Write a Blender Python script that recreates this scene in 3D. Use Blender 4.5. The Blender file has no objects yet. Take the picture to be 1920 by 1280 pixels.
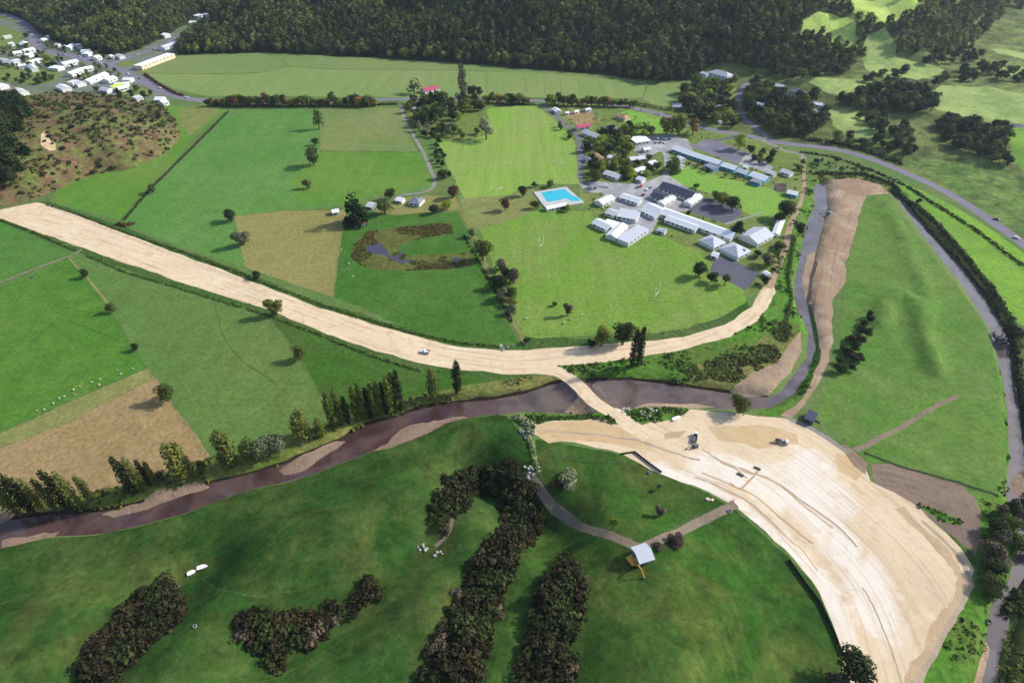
import bpy, math, random
import numpy as np
from mathutils import Vector, Matrix, noise as mnoise
from mathutils.geometry import delaunay_2d_cdt
random.seed(7)
PI=math.pi; R=math.radians
sc=bpy.context.scene; col=sc.collection
# ------------------------------------------------------------------ camera
H=228.0; FP=1100.0; TH=R(39.35); CT=math.cos(TH); ST=math.sin(TH)
def ray(px,py):
    v=(640-py)/FP
    return (px-960)/FP, CT+v*ST, -(ST-v*CT)
def flat(px,py,z=0.0):
    dx,dy,dz=ray(px,py); t=(z-H)/dz
    return (dx*t,dy*t)
def proj(x,y,z):
    zz=z-H; d=y*CT-zz*ST; u=y*ST+zz*CT
    return 960+FP*x/d, 640-FP*u/d
cam=bpy.data.cameras.new('camera'); cam.sensor_width=36; cam.lens=36*FP/1920; cam.clip_start=1; cam.clip_end=20000
co=bpy.data.objects.new('camera',cam); col.objects.link(co); co.location=(0,0,H); co.rotation_euler=(PI/2-TH,0,0); sc.camera=co
# ------------------------------------------------------------------ noise in numpy
_rng=np.random.RandomState(3); _T=_rng.rand(256,256)
def vn(x,y):
    xi=np.floor(x).astype(int); yi=np.floor(y).astype(int); fx=x-xi; fy=y-yi
    fx=fx*fx*(3-2*fx); fy=fy*fy*(3-2*fy)
    a=_T[xi&255,yi&255]; b=_T[(xi+1)&255,yi&255]; c=_T[xi&255,(yi+1)&255]; d=_T[(xi+1)&255,(yi+1)&255]
    return (a*(1-fx)+b*fx)*(1-fy)+(c*(1-fx)+d*fx)*fy
def fbm(x,y,s,o=3):
    r=0;a=1;t=0
    for k in range(o):
        r=r+a*vn(x/s+17.3*k,y/s+9.1*k); t+=a; a*=.5; s*=.5
    return r/t
def sst(a,b,x):
    t=np.clip((x-a)/(b-a),0,1); return t*t*(3-2*t)
def segdist(X,Y,pts,closed):
    n=len(pts); D=np.full(X.shape,1e18)
    for i in range(n if closed else n-1):
        x0,y0=pts[i]; x1,y1=pts[(i+1)%n]; dx=x1-x0; dy=y1-y0; L=dx*dx+dy*dy+1e-12
        t=np.clip(((X-x0)*dx+(Y-y0)*dy)/L,0,1)
        D=np.minimum(D,(X-x0-t*dx)**2+(Y-y0-t*dy)**2)
    return np.sqrt(D)
def inside(X,Y,pts):
    c=np.zeros(X.shape,bool); n=len(pts)
    for i in range(n):
        x0,y0=pts[i]; x1,y1=pts[(i+1)%n]
        if y0==y1: continue
        m=(y0>Y)!=(y1>Y)
        c^=m&(X<(x1-x0)*(Y-y0)/(y1-y0)+x0)
    return c
# ------------------------------------------------------------------ terrain outlines (pixels of the valley floor turned into metres)
WZ=-3.2
RIV1=[(-150,995),(-60,990),(0,978),(60,968),(130,963),(200,958),(300,935),(400,905),(480,885),(540,868),(620,835),(690,797),(740,783),(780,768),(850,755),(920,750),(985,738),(1030,722),(1064,722),(1100,720),(1100,714),(1180,712),(1250,720),(1370,738),(1440,745),(1460,738),(1486,705),(1513,670),(1516,620),(1494,580),(1487,540),(1500,480),(1512,420),(1528,385),(1524,352),(1538,342),
 (1547,345),(1552,390),(1545,415),(1530,470),(1518,520),(1512,560),(1522,610),(1530,650),(1515,700),(1490,738),(1445,765),(1360,768),(1290,764),(1240,756),(1190,765),(1120,778),(1080,776),(980,772),(900,780),(850,786),(800,812),(760,828),(700,845),(640,868),(560,899),(480,915),(430,930),(350,962),(250,988),(180,1002),(100,1005),(0,1027),(-60,1045),(-150,1070)]
RIV2=[(1668,362),(1690,370),(1740,432),(1800,497),(1850,560),(1880,612),(1892,640),(1902,700),(1912,770),(1922,850),(1930,920),(1945,1000),(1935,1060),(1902,1110),(1890,1180),(1872,1240),(1868,1300),(1860,1400),
 (1800,1400),(1822,1300),(1838,1260),(1850,1190),(1858,1135),(1890,1090),(1905,1040),(1905,980),(1885,925),(1893,860),(1890,780),(1882,720),(1868,660),(1852,610),(1800,530),(1760,480),(1718,425),(1690,385)]
rivw=[[flat(x,y,WZ) for x,y in r] for r in (RIV1,RIV2)]
low=[(-2600,-1800)]+[flat(*p) for p in [(-600,45),(-200,30),(0,20),(45,35),(70,60),(110,78),(170,96),(210,104),(260,92),(300,74),(340,50),(378,22),(395,22),(362,60),(335,95),(335,102),(500,98),(700,107),(850,117),(1000,128),(1150,140),(1230,160)]]
low1=low+[flat(*p) for p in [(1300,185),(1340,212),(1400,240),(1500,256),(1600,272),(1700,308),(1800,360),(1920,436),(2100,580),(2400,780)]]+[(800,-1800)]
low2=low+[flat(*p) for p in [(1300,156),(1450,156),(1600,156),(1700,158),(1780,135),(1830,100),(1870,66),(1920,52),(2300,50)]]+[(2600,800),(2600,-1800)]
hillL=[flat(*p) for p in [(-200,470),(-40,400),(0,385),(60,372),(110,352),(180,325),(240,318),(310,290),(338,258),(325,236),(270,222),(180,212),(60,212),(-80,225),(-300,260)]]
ridge=[flat(*p) for p in [(1650,610),(1660,572),(1690,555),(1715,575),(1735,640),(1750,690)]]
ridge2=[flat(*p) for p in [(1655,375),(1690,440),(1730,530),(1745,600)]]
gull=[[flat(*p) for p in q] for q in ([(150,1300),(240,1190),(330,1110),(370,1065)],[(480,1240),(560,1180),(640,1150),(720,1095),(790,1030),(850,960),(890,890)],[(840,1300),(900,1180),(950,1070),(990,960),(970,890),(900,880)],[(1010,1300),(1050,1180),(1075,1080),(1030,960)])]
south=[flat(*p) for p in [(-150,1075),(0,1030),(250,992),(430,934),(640,872),(850,790),(960,790),(1010,870),(1160,900),(1300,940),(1400,1000),(1500,1120),(1560,1300),(1560,1700),(-600,1700)]]
def hexact(X,Y):
    d1=segdist(X,Y,low1,True); d1[inside(X,Y,low1)]=0
    d2=segdist(X,Y,low2,True); d2[inside(X,Y,low2)]=0
    rough=fbm(X,Y,260,4)
    S=.42*(.55+.95*rough)
    h=175*(1-np.exp(-S*d2/175))
    h=h+(fbm(X+500,Y,130,4)-.5)*np.clip(d2/80,0,1)*85
    h=h+60*sst(600,1800,d2)*(rough)
    rm=sst(180,420,X)
    h=h+rm*(30*(1-np.exp(-.11*d1/30))+(fbm(X,Y,95,3)-.5)*np.clip(d1/60,0,1)*26)
    dl=segdist(X,Y,hillL,True); dl[~inside(X,Y,hillL)]=0
    h=h+31*(1-np.exp(-dl/30))*(.75+.5*fbm(X,Y,60,3))
    ds=segdist(X,Y,south,True); ins=inside(X,Y,south); ds[~ins]=0
    h=h+16*sst(5,55,ds)*(.35+1.15*fbm(X,Y,60,2))
    for g_ in gull:
        dg=segdist(X,Y,g_,False); h=h-10.5*np.exp(-(dg/20)**2)*sst(0,30,ds)
    h=h+4.5*np.exp(-(segdist(X,Y,ridge,False)/6)**2)+2.4*np.exp(-(segdist(X,Y,ridge2,False)/4.5)**2)
    flatm=1-np.clip((d1+d2+dl)/20,0,1)
    h=h+(fbm(X,Y,45,3)-.5)*.9*flatm
    for r in rivw:
        dr=segdist(X,Y,r,True); i=inside(X,Y,r); dr[i]=0
        k=sst(0,3.6,dr)
        h=WZ*(1-k)+h*k
    return h
RX0,RY0,RS=-1300.0,-100.0,5.0; NX,NY=561,441
gx=RX0+RS*np.arange(NX); gy=RY0+RS*np.arange(NY)
GX,GY=np.meshgrid(gx,gy,indexing='ij'); HM=hexact(GX.ravel(),GY.ravel()).reshape(NX,NY)
def hs(X,Y):
    X=np.asarray(X,float); Y=np.asarray(Y,float)
    u=np.clip((X-RX0)/RS,0,NX-1.001); v=np.clip((Y-RY0)/RS,0,NY-1.001)
    i=u.astype(int); j=v.astype(int); a=u-i; b=v-j
    return HM[i,j]*(1-a)*(1-b)+HM[i+1,j]*a*(1-b)+HM[i,j+1]*(1-a)*b+HM[i+1,j+1]*a*b
def hz(x,y): return float(hs(x,y))
_t=np.concatenate([np.arange(150,1500,3.0),np.arange(1500,5000,10.0)])
def g(px,py):
    """where the ray through a pixel meets the terrain"""
    dx,dy,dz=ray(px,py); t=_t
    X=dx*t; Y=dy*t; Z=H+dz*t; d=Z-hs(X,Y)
    k=np.argmax(d<0)
    if d[k]>=0:
        tt=(0-H)/dz if dz<0 else 3000
        return (dx*tt,dy*tt)
    if k==0: tt=t[0]
    else: tt=t[k-1]+(t[k]-t[k-1])*d[k-1]/(d[k-1]-d[k])
    return (dx*tt,dy*tt)
def G(px,py):
    x,y=g(px,py); return Vector((x,y,hz(x,y)))
# ------------------------------------------------------------------ materials
K=.72
def s2l(c):
    c/=255.0; return c/12.92 if c<=.04045 else ((c+.055)/1.055)**2.4
def A(r,g_,b,k=None):
    k=K if k is None else k
    return (min(.85,s2l(r)*k),min(.85,s2l(g_)*k),min(.85,s2l(b)*k),1)
MATS={}
def newmat(name):
    m=bpy.data.materials.new(name); m.use_nodes=True; nt=m.node_tree
    b=nt.nodes['Principled BSDF']; b.inputs['Roughness'].default_value=.9; b.inputs['Specular IOR Level'].default_value=.04
    return m,nt,b
def N(nt,t,**kw):
    n=nt.nodes.new(t)
    for k,v in kw.items(): setattr(n,k,v)
    return n
def noise_(nt,vec,scale,detail=3,rough=.55,dist=0):
    n=N(nt,'ShaderNodeTexNoise'); n.inputs['Scale'].default_value=scale; n.inputs['Detail'].default_value=detail; n.inputs['Roughness'].default_value=rough; n.inputs['Distortion'].default_value=dist
    nt.links.new(vec,n.inputs['Vector']); return n.outputs['Fac']
def ramp(nt,fac,stops):
    r=N(nt,'ShaderNodeValToRGB'); nt.links.new(fac,r.inputs['Fac']); e=r.color_ramp.elements
    e[0].position,e[0].color=stops[0]; e[1].position,e[1].color=stops[-1]
    for p,c in stops[1:-1]:
        k=e.new(p); k.color=c
    return r.outputs['Color']
def mix(nt,fac,a,b,mode='MIX'):
    m=N(nt,'ShaderNodeMix'); m.data_type='RGBA'; m.blend_type=mode
    for i,v in ((0,fac),(6,a),(7,b)):
        if hasattr(v,'is_linked') or hasattr(v,'links'): nt.links.new(v,m.inputs[i])
        else: m.inputs[i].default_value=v
    return m.outputs[2]
def mul(c,k): return (c[0]*k,c[1]*k,c[2]*k,1)
def grass(name,base,alt,patch=None,big=.012,mid=.09,fine=.9,amt=.5,bump=.35,streak=None,dry=None,dryamt=.35):
    """grass sheet: large patches, tufty middle scale, fine grain"""
    m,nt,b=newmat(name); tc=N(nt,'ShaderNodeNewGeometry').outputs['Position']
    f1=noise_(nt,tc,big,4,.6,.6); f2=noise_(nt,tc,mid,5,.72); f3=noise_(nt,tc,fine*.45,4,.75)
    c=mix(nt,ramp(nt,f1,[(.38,(0,0,0,1)),(.62,(1,1,1,1))]),base,alt)
    if dry:
        f5=noise_(nt,tc,big*2.3,5,.65,1.2)
        c=mix(nt,ramp(nt,f5,[(.44,(0,0,0,1)),(.64,(dryamt,)*3+(1,))]),c,dry)
    c=mix(nt,1.0,c,ramp(nt,f2,[(.3,(1-amt*.5,)*3+(1,)),(.7,(1+amt*.45,)*3+(1,))]),'MULTIPLY')
    if streak:
        ang,sc_,sa=streak
        mp=N(nt,'ShaderNodeMapping'); mp.inputs['Rotation'].default_value=(0,0,ang); mp.inputs['Scale'].default_value=(sc_,sc_*.06,1); nt.links.new(tc,mp.inputs['Vector'])
        f4=noise_(nt,mp.outputs['Vector'],1,3,.6)
        c=mix(nt,1.0,c,ramp(nt,f4,[(.35,(1-sa,)*3+(1,)),(.65,(1+sa,)*3+(1,))]),'MULTIPLY')
    c=mix(nt,1.0,c,ramp(nt,f3,[(.3,(.68,.72,.66,1)),(.7,(1.32,1.27,1.32,1))]),'MULTIPLY')
    nt.links.new(c,b.inputs['Base Color'])
    bp=N(nt,'ShaderNodeBump'); bp.inputs['Strength'].default_value=bump; bp.inputs['Distance'].default_value=.5
    ad=N(nt,'ShaderNodeMath',operation='ADD'); nt.links.new(f2,ad.inputs[0]); nt.links.new(f3,ad.inputs[1]); nt.links.new(ad.outputs[0],bp.inputs['Height']); nt.links.new(bp.outputs[0],b.inputs['Normal'])
    MATS[name]=m; return m
def earth(name,base,alt,dark,uv=False,bump=.5,scale=1.0,dk=.75,pale=None,worn=None):
    """bare ground; uv=True lays wheel ruts along the run of the road"""
    m,nt,b=newmat(name); tc=N(nt,'ShaderNodeNewGeometry').outputs['Position']
    f1=noise_(nt,tc,.025*scale,4,.6,.8); f2=noise_(nt,tc,.22*scale,4,.65,.6); f3=noise_(nt,tc,1.3,3,.7)
    c=mix(nt,ramp(nt,f1,[(.36,(0,0,0,1)),(.64,(1,1,1,1))]),base,alt)
    if pale:
        f6=noise_(nt,tc,.035*scale,4,.62,1.5); c=mix(nt,ramp(nt,f6,[(.5,(0,0,0,1)),(.66,(1,1,1,1))]),c,pale)
    c=mix(nt,ramp(nt,f2,[(.52,(0,0,0,1)),(.8,(.6,.6,.6,1))]),c,dark)
    f8=noise_(nt,tc,.05*scale,5,.7,2.0); c=mix(nt,ramp(nt,f8,[(.56,(0,0,0,1)),(.7,(.55,.55,.55,1))]),c,mul(dark,.9))
    if worn:
        at=N(nt,'ShaderNodeAttribute'); at.attribute_name='worn'; f7=noise_(nt,tc,.07,5,.65,1.5)
        sm=N(nt,'ShaderNodeMath',operation='MULTIPLY_ADD'); nt.links.new(at.outputs['Fac'],sm.inputs[0]); sm.inputs[1].default_value=.42; nt.links.new(f7,sm.inputs[2])
        c=mix(nt,ramp(nt,sm.outputs[0],[(.62,(0,0,0,1)),(.95,(.9,.9,.9,1))]),c,worn)
    if uv:
        at=N(nt,'ShaderNodeUVMap'); at.uv_map='run'
        mp=N(nt,'ShaderNodeMapping'); mp.inputs['Scale'].default_value=(.018,.42,1); nt.links.new(at.outputs[0],mp.inputs['Vector'])
        f4=noise_(nt,mp.outputs['Vector'],1,4,.62,.25)
        c=mix(nt,ramp(nt,f4,[(.52,(0,0,0,1)),(.7,(dk,)*3+(1,))]),c,dark)
        mp2=N(nt,'ShaderNodeMapping'); mp2.inputs['Scale'].default_value=(.05,.55,1); nt.links.new(at.outputs[0],mp2.inputs['Vector'])
        f5=noise_(nt,mp2.outputs['Vector'],1,2,.5,.15)
        c=mix(nt,1.0,c,ramp(nt,f5,[(.3,(.965,.96,.955,1)),(.7,(1.03,1.03,1.03,1))]),'MULTIPLY')
    c=mix(nt,1.0,c,ramp(nt,f3,[(.25,(.92,.92,.92,1)),(.75,(1.07,1.07,1.07,1))]),'MULTIPLY')
    nt.links.new(c,b.inputs['Base Color'])
    bp=N(nt,'ShaderNodeBump'); bp.inputs['Strength'].default_value=bump; bp.inputs['Distance'].default_value=.5
    ad=N(nt,'ShaderNodeMath',operation='ADD'); nt.links.new(f2,ad.inputs[0]); nt.links.new(f3,ad.inputs[1]); nt.links.new(ad.outputs[0],bp.inputs['Height']); nt.links.new(bp.outputs[0],b.inputs['Normal'])
    MATS[name]=m; return m
def water(name,base,rough=.12,bump=.06,spec=.5,alt=None):
    m,nt,b=newmat(name); tc=N(nt,'ShaderNodeNewGeometry').outputs['Position']
    f1=noise_(nt,tc,.06,4,.6,.5); f2=noise_(nt,tc,.8,3,.6)
    c=mix(nt,ramp(nt,f1,[(.4,(0,0,0,1)),(.65,(1,1,1,1))]),base,alt or mul(base,1.5)); nt.links.new(c,b.inputs['Base Color'])
    b.inputs['Roughness'].default_value=rough; b.inputs['Specular IOR Level'].default_value=spec
    bp=N(nt,'ShaderNodeBump'); bp.inputs['Strength'].default_value=bump; bp.inputs['Distance'].default_value=.2; nt.links.new(f2,bp.inputs['Height']); nt.links.new(bp.outputs[0],b.inputs['Normal'])
    MATS[name]=m; return m
def plain(name,c,rough=.6,var=.12,scale=.6,metal=0,spec=.3):
    m,nt,b=newmat(name); tc=N(nt,'ShaderNodeTexCoord').outputs['Object']
    f=noise_(nt,tc,scale,4,.6); k=mix(nt,1.0,c,ramp(nt,f,[(.3,(1-var,)*3+(1,)),(.7,(1+var,)*3+(1,))]),'MULTIPLY')
    nt.links.new(k,b.inputs['Base Color']); b.inputs['Roughness'].default_value=rough; b.inputs['Metallic'].default_value=metal; b.inputs['Specular IOR Level'].default_value=spec
    MATS[name]=m; return m
def roofm(name,c,rough=.45,pitch=1.1):
    """ribbed sheet roof, a little weathered"""
    m,nt,b=newmat(name); tc=N(nt,'ShaderNodeTexCoord').outputs['Object']
    w=N(nt,'ShaderNodeTexWave'); w.inputs['Scale'].default_value=pitch; w.inputs['Distortion'].default_value=.2; nt.links.new(tc,w.inputs['Vector'])
    f=noise_(nt,tc,.25,4,.6)
    k=mix(nt,1.0,c,ramp(nt,w.outputs['Fac'],[(0,(.93,.93,.94,1)),(1,(1,1,1,1))]),'MULTIPLY')
    k=mix(nt,1.0,k,ramp(nt,f,[(.3,(.9,.9,.89,1)),(.65,(1,1,1,1))]),'MULTIPLY')
    nt.links.new(k,b.inputs['Base Color']); b.inputs['Roughness'].default_value=rough
    MATS[name]=m; return m
def leaf(name,c1,c2,trans=.25):
    m,nt,b=newmat(name)
    at=N(nt,'ShaderNodeAttribute'); at.attribute_name='tone'; oi=N(nt,'ShaderNodeObjectInfo')
    c=mix(nt,at.outputs['Fac'],c1,c2)
    c=mix(nt,1.0,c,ramp(nt,oi.outputs['Random'],[(0,(.72,.76,.75,1)),(.5,(1,1,1,1)),(1,(1.28,1.2,1.1,1))]),'MULTIPLY')
    nt.links.new(c,b.inputs['Base Color']); b.inputs['Roughness'].default_value=.75; b.inputs['Specular IOR Level'].default_value=.15
    tr=N(nt,'ShaderNodeBsdfTranslucent'); nt.links.new(c,tr.inputs['Color']); ms=N(nt,'ShaderNodeMixShader'); ms.inputs[0].default_value=trans
    nt.links.new(b.outputs[0],ms.inputs[1]); nt.links.new(tr.outputs[0],ms.inputs[2]); nt.links.new(ms.outputs[0],nt.nodes['Material Output'].inputs[0])
    MATS[name]=m; return m
# ------------------------------------------------------------------ object helpers
def tag(o,label=None,cat=None,group=None,kind=None):
    if label: o['label']=label
    if cat: o['category']=cat
    if group: o['group']=group
    if kind: o['kind']=kind
    return o
def link(o,parent=None):
    col.objects.link(o)
    if parent: o.parent=parent
    return o
def empty(name,loc,rz=0):
    o=bpy.data.objects.new(name,None); o.empty_display_size=1; o.location=loc; o.rotation_euler=(0,0,rz); return link(o)
def mesh_np(name,V,F,mat,attr=None,smooth=False):
    """V (n,3), F (m,k) arrays"""
    me=bpy.data.meshes.new(name); n,k=F.shape
    me.vertices.add(len(V)); me.vertices.foreach_set('co',np.ascontiguousarray(V,dtype=np.float32).ravel())
    me.loops.add(n*k); me.loops.foreach_set('vertex_index',np.ascontiguousarray(F,dtype=np.int32).ravel())
    me.polygons.add(n); me.polygons.foreach_set('loop_start',np.arange(0,n*k,k,dtype=np.int32))
    if mat: me.materials.append(mat)
    me.update(calc_edges=True)
    if attr is not None:
        a=me.attributes.new('tone','FLOAT','FACE'); a.data.foreach_set('value',np.ascontiguousarray(attr,dtype=np.float32))
    me.polygons.foreach_set('use_smooth',np.full(n,smooth))
    me.validate(); return me
class MB:
    def __init__(s): s.v=[]; s.f=[]
    def box(s,x0,x1,y0,y1,z0,z1,M=None):
        b=len(s.v); P=[(x,y,z) for x in (x0,x1) for y in (y0,y1) for z in (z0,z1)]
        if M is not None: P=[tuple(M@Vector(p)) for p in P]
        s.v+=P
        s.f+=[tuple(b+i for i in q) for q in ((0,1,3,2),(4,6,7,5),(0,4,5,1),(2,3,7,6),(0,2,6,4),(1,5,7,3))]; return s
    def tube(s,a,c,r0,r1,n=8,cap=True):
        a=Vector(a); c=Vector(c); d=(c-a).normalized(); u=d.orthogonal().normalized(); w=d.cross(u); b=len(s.v)
        for p,r in ((a,r0),(c,r1)):
            for i in range(n):
                t=2*PI*i/n; s.v.append(tuple(p+(u*math.cos(t)+w*math.sin(t))*r))
        for i in range(n):
            j=(i+1)%n; s.f.append((b+i,b+j,b+n+j,b+n+i))
        if cap: s.f.append(tuple(b+i for i in range(n))[::-1]); s.f.append(tuple(b+n+i for i in range(n)))
        return s
    def prism(s,prof,y0,y1,M=None):
        """prof: (x,z) outline extruded along y"""
        b=len(s.v); n=len(prof); P=[(x,y0,z) for x,z in prof]+[(x,y1,z) for x,z in prof]
        if M is not None: P=[tuple(M@Vector(p)) for p in P]
        s.v+=P
        for i in range(n):
            j=(i+1)%n; s.f.append((b+i,b+n+i,b+n+j,b+j))
        s.f.append(tuple(range(b,b+n))); s.f.append(tuple(range(b+n,b+2*n))[::-1]); return s
    def poly(s,V,F):
        b=len(s.v); s.v+=[tuple(v) for v in V]; s.f+=[tuple(b+i for i in f) for f in F]; return s
    def mesh(s,name,mat,smooth=False):
        me=bpy.data.meshes.new(name); me.from_pydata(s.v,[],s.f); me.materials.append(mat)
        if smooth:
            for p in me.polygons: p.use_smooth=True
        me.update(); return me
    def build(s,name,mat,parent=None,smooth=False):
        o=bpy.data.objects.new(name,s.mesh(name,mat,smooth)); return link(o,parent)
def put(me,name,parent,loc=(0,0,0),rz=0,sc_=None):
    o=bpy.data.objects.new(name,me); o.location=loc; o.rotation_euler=(0,0,rz)
    if sc_: o.scale=sc_
    return link(o,parent)
def copy_tree(o,parent=None):
    c=o.copy(); col.objects.link(c); c.parent=parent
    for ch in o.children: copy_tree(ch,c)
    return c
# ------------------------------------------------------------------ ground materials
grass('m_pasture',A(98,128,68),A(112,132,76),amt=.35)
grass('m_far',A(128,156,88),A(140,156,96),amt=.2,big=.006,streak=(R(32),.09,.05))
grass('m_far2',A(120,146,84),A(134,150,92),amt=.2,big=.006)
grass('m_fieldB',A(94,142,66),A(106,146,76),amt=.28,streak=(R(10),.1,.05))
grass('m_fieldC',A(118,142,80),A(138,146,90),amt=.25)
grass('m_fieldD',A(96,144,54),A(112,146,64),amt=.25,streak=(R(80),.12,.05))
grass('m_tan',A(146,142,84),A(154,148,92),amt=.2)
grass('m_pondf',A(70,116,46),A(84,122,54),amt=.4)
grass('m_marsh',A(102,112,56),A(96,94,52),amt=.8,mid=.2,dry=A(120,122,68),bump=.8)
grass('m_sportU',A(136,176,72),A(142,170,84),amt=.15,streak=(R(75),.14,.07),dry=A(158,168,96),dryamt=.5)
grass('m_sportI',A(134,144,82),A(126,150,74),amt=.3,dry=A(160,150,110))
grass('m_sportJ',A(116,158,60),A(128,156,74),amt=.18,streak=(R(60),.12,.06),dry=A(142,154,84),dryamt=.4)
grass('m_oval',A(128,176,70),A(138,174,80),amt=.15)
grass('m_X1',A(82,134,56),A(92,132,62),amt=.4)
grass('m_X2',A(84,132,48),A(96,134,56),amt=.45)
grass('m_X3',A(98,132,66),A(106,130,70),amt=.35,streak=(R(-50),.12,.05))
grass('m_X4',A(66,108,40),A(78,110,48),amt=.4)
grass('m_brown',A(166,142,100),A(156,138,94),amt=.3,mid=.14,bump=.6,dry=A(186,158,122))
grass('m_strip',A(146,146,88),A(132,142,80),amt=.45)
grass('m_bot',A(48,84,34),A(58,90,38),amt=.95,bump=.6,dry=A(86,98,50),dryamt=.75)
grass('m_bot2',A(58,96,36),A(68,98,42),amt=.85,bump=.6,streak=(R(40),.1,.1),dry=A(96,106,52),dryamt=.7)
grass('m_penin',A(90,134,54),A(104,138,62),amt=.4,dry=A(122,140,80),dryamt=.5)
grass('m_lime',A(134,178,58),A(126,170,68),amt=.25,dry=A(104,146,62),dryamt=.6)
grass('m_rough',A(98,124,50),A(130,132,72),amt=.9,mid=.3,bump=.9,dry=A(146,134,92),dryamt=.7)
grass('m_verge',A(62,100,40),A(92,116,62),amt=.8,mid=.35,bump=.9)
grass('m_lush',A(94,146,50),A(82,126,46),amt=.7,mid=.25,bump=.9,dry=A(118,122,68),dryamt=.6)
grass('m_gardens',A(112,136,66),A(128,142,80),amt=.6,mid=.12)
grass('m_hillL',A(104,106,62),A(128,100,82),big=.03,amt=.9,mid=.16,bump=1,dry=A(112,134,66),dryamt=.7)
grass('m_hillR',A(172,194,112),A(148,174,98),big=.01,amt=.5,mid=.07,dry=A(172,190,120),dryamt=.7)
grass('m_hillR2',A(98,112,64),A(142,158,88),big=.014,amt=.9,mid=.06,dry=A(76,88,54),dryamt=.8)
grass('m_roughpasture',A(100,134,62),A(126,150,76),big=.03,amt=.9,mid=.09,dry=A(78,96,54),dryamt=.8)
grass('m_worn',A(78,100,50),A(72,98,46),amt=.6,mid=.3)
grass('m_bright',A(206,230,122),A(186,214,108),big=.02,amt=.3)
grass('m_forestfloor',A(44,52,34),A(58,66,40),amt=.8)
grass('m_dark',A(48,66,30),A(62,74,36),amt=.8,mid=.3)
grass('m_dried',A(156,148,92),A(138,140,82),amt=.4)
earth('m_earth',A(246,222,186),A(236,212,178),A(196,168,132),uv=True,pale=A(246,228,194),bump=.15)
earth('m_site',A(240,218,184),A(228,202,168),A(198,170,138),uv=True,dk=.6,pale=A(240,218,182),scale=.8,worn=A(252,242,228),bump=.15)
earth('m_sitetan',A(214,184,140),A(224,196,156),A(190,158,118),uv=True,dk=.5,bump=.15)
earth('m_mark',A(216,188,152),A(202,172,138),A(176,148,118),scale=3)
earth('m_markgrey',A(200,180,156),A(184,164,142),A(150,132,114),scale=3)
earth('m_channel',A(186,160,134),A(168,142,118),A(146,120,98),uv=True,bump=.4,pale=A(200,178,150))
earth('m_spoil',A(158,138,120),A(142,124,112),A(112,98,88),uv=True,bump=1,pale=A(176,158,140))
earth('m_gravel',A(172,148,126),A(150,128,112),A(104,88,80),bump=.9,scale=2)
earth('m_sand',A(196,170,140),A(176,152,130),A(130,108,92),bump=.8,scale=2)
earth('m_track',A(166,158,150),A(150,146,138),A(118,112,98),bump=.5,scale=2)
earth('m_gtrack',A(158,142,122),A(142,128,110),A(104,104,70),bump=.6,scale=3)
earth('m_yard',A(176,176,178),A(160,160,164),A(128,128,134),bump=.2,scale=1.5,pale=A(200,200,200))
earth('m_town',A(136,138,140),A(112,126,88),A(96,110,78),bump=.3,scale=1.6)
earth('m_bank',A(70,56,44),A(58,50,38),A(36,32,26),bump=1,scale=3)  # bank soil darkened so its colour carries the bank's shade and reflection
earth('m_quarry',A(232,206,166),A(214,184,144),A(120,96,66),bump=1,scale=3)
earth('m_darkearth',A(84,78,76),A(104,96,90),A(60,54,54),bump=1,scale=3)
earth('m_asphalt',A(126,122,136),A(134,130,144),A(112,108,122),bump=.1,scale=1)
earth('m_court',A(104,104,116),A(112,112,124),A(92,92,104),bump=.1,scale=1)
earth('m_highway',A(144,138,154),A(136,130,146),A(122,118,132),bump=.1,scale=.6)
water('w_river',A(74,54,52),rough=.07,spec=.5,alt=A(104,84,80))
water('w_mid',A(120,104,96),rough=.12,spec=.5,alt=A(86,74,74))
water('w_pale',A(116,108,112),rough=.08,bump=.05,spec=.7,alt=A(90,80,80))
water('w_pond',A(70,66,84),rough=.15,spec=.5)
# ------------------------------------------------------------------ traced regions, later ones win: (name, material, edge wander in metres, pixel outline)
P=[]
def reg(name,mat,jit,pts,**kw): P.append(dict(name=name,mat=mat,jit=jit,px=pts,**kw))
def strip(name,mat,pts,w,jit=.2,**kw): P.append(dict(name=name,mat=mat,jit=jit,line=pts,w=w,**kw))
reg('forest_floor','m_forestfloor',2,[(-900,-60),(-900,60),(-200,34),(0,26),(45,40),(70,62),(110,80),(170,98),(215,106),(262,92),(300,74),(340,50),(378,30),(395,26),(400,40),(362,60),(335,88),(330,104),(500,98),(700,108),(850,118),(1000,130),(1150,142),(1230,152),(1300,150),(1340,120),(1420,130),(1500,128),(1600,120),(1700,100),(1900,96),(2100,90),(2500,60),(2500,-90)])
reg('hillside','m_hillR2',2,[(1230,152),(1300,150),(1345,118),(1420,128),(1500,126),(1600,116),(1700,96),(1900,92),(2300,86),(2400,800),(2100,600),(1920,455),(1800,375),(1700,322),(1600,288),(1500,272),(1400,250),(1330,236),(1240,212)])
reg('hillside','m_hillR2',2,[(1470,132),(1450,100),(1480,60),(1500,20),(1500,-90),(2500,-90),(2500,60),(2100,92),(1900,96),(1700,100),(1600,118),(1500,130)],first=1)
reg('hill_pasture','m_hillR',1.5,[(1500,150),(1560,147),(1620,148),(1660,160),(1640,175),(1590,182),(1545,172)])
reg('hill_pasture','m_hillR',1.5,[(1640,118),(1680,108),(1740,118),(1770,132),(1720,150),(1660,145),(1640,135)])
reg('hill_pasture','m_bright',1.5,[(1590,-4),(1660,-8),(1720,2),(1704,34),(1660,44),(1612,40),(1590,18)])
reg('hill_pasture','m_bright',1.5,[(1535,22),(1562,26),(1604,38),(1606,66),(1612,104),(1575,88),(1545,66),(1500,66),(1506,38)])
reg('hill_pasture','m_hillR',1.5,[(1625,66),(1660,52),(1682,82),(1680,134),(1636,140),(1616,110)])
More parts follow.
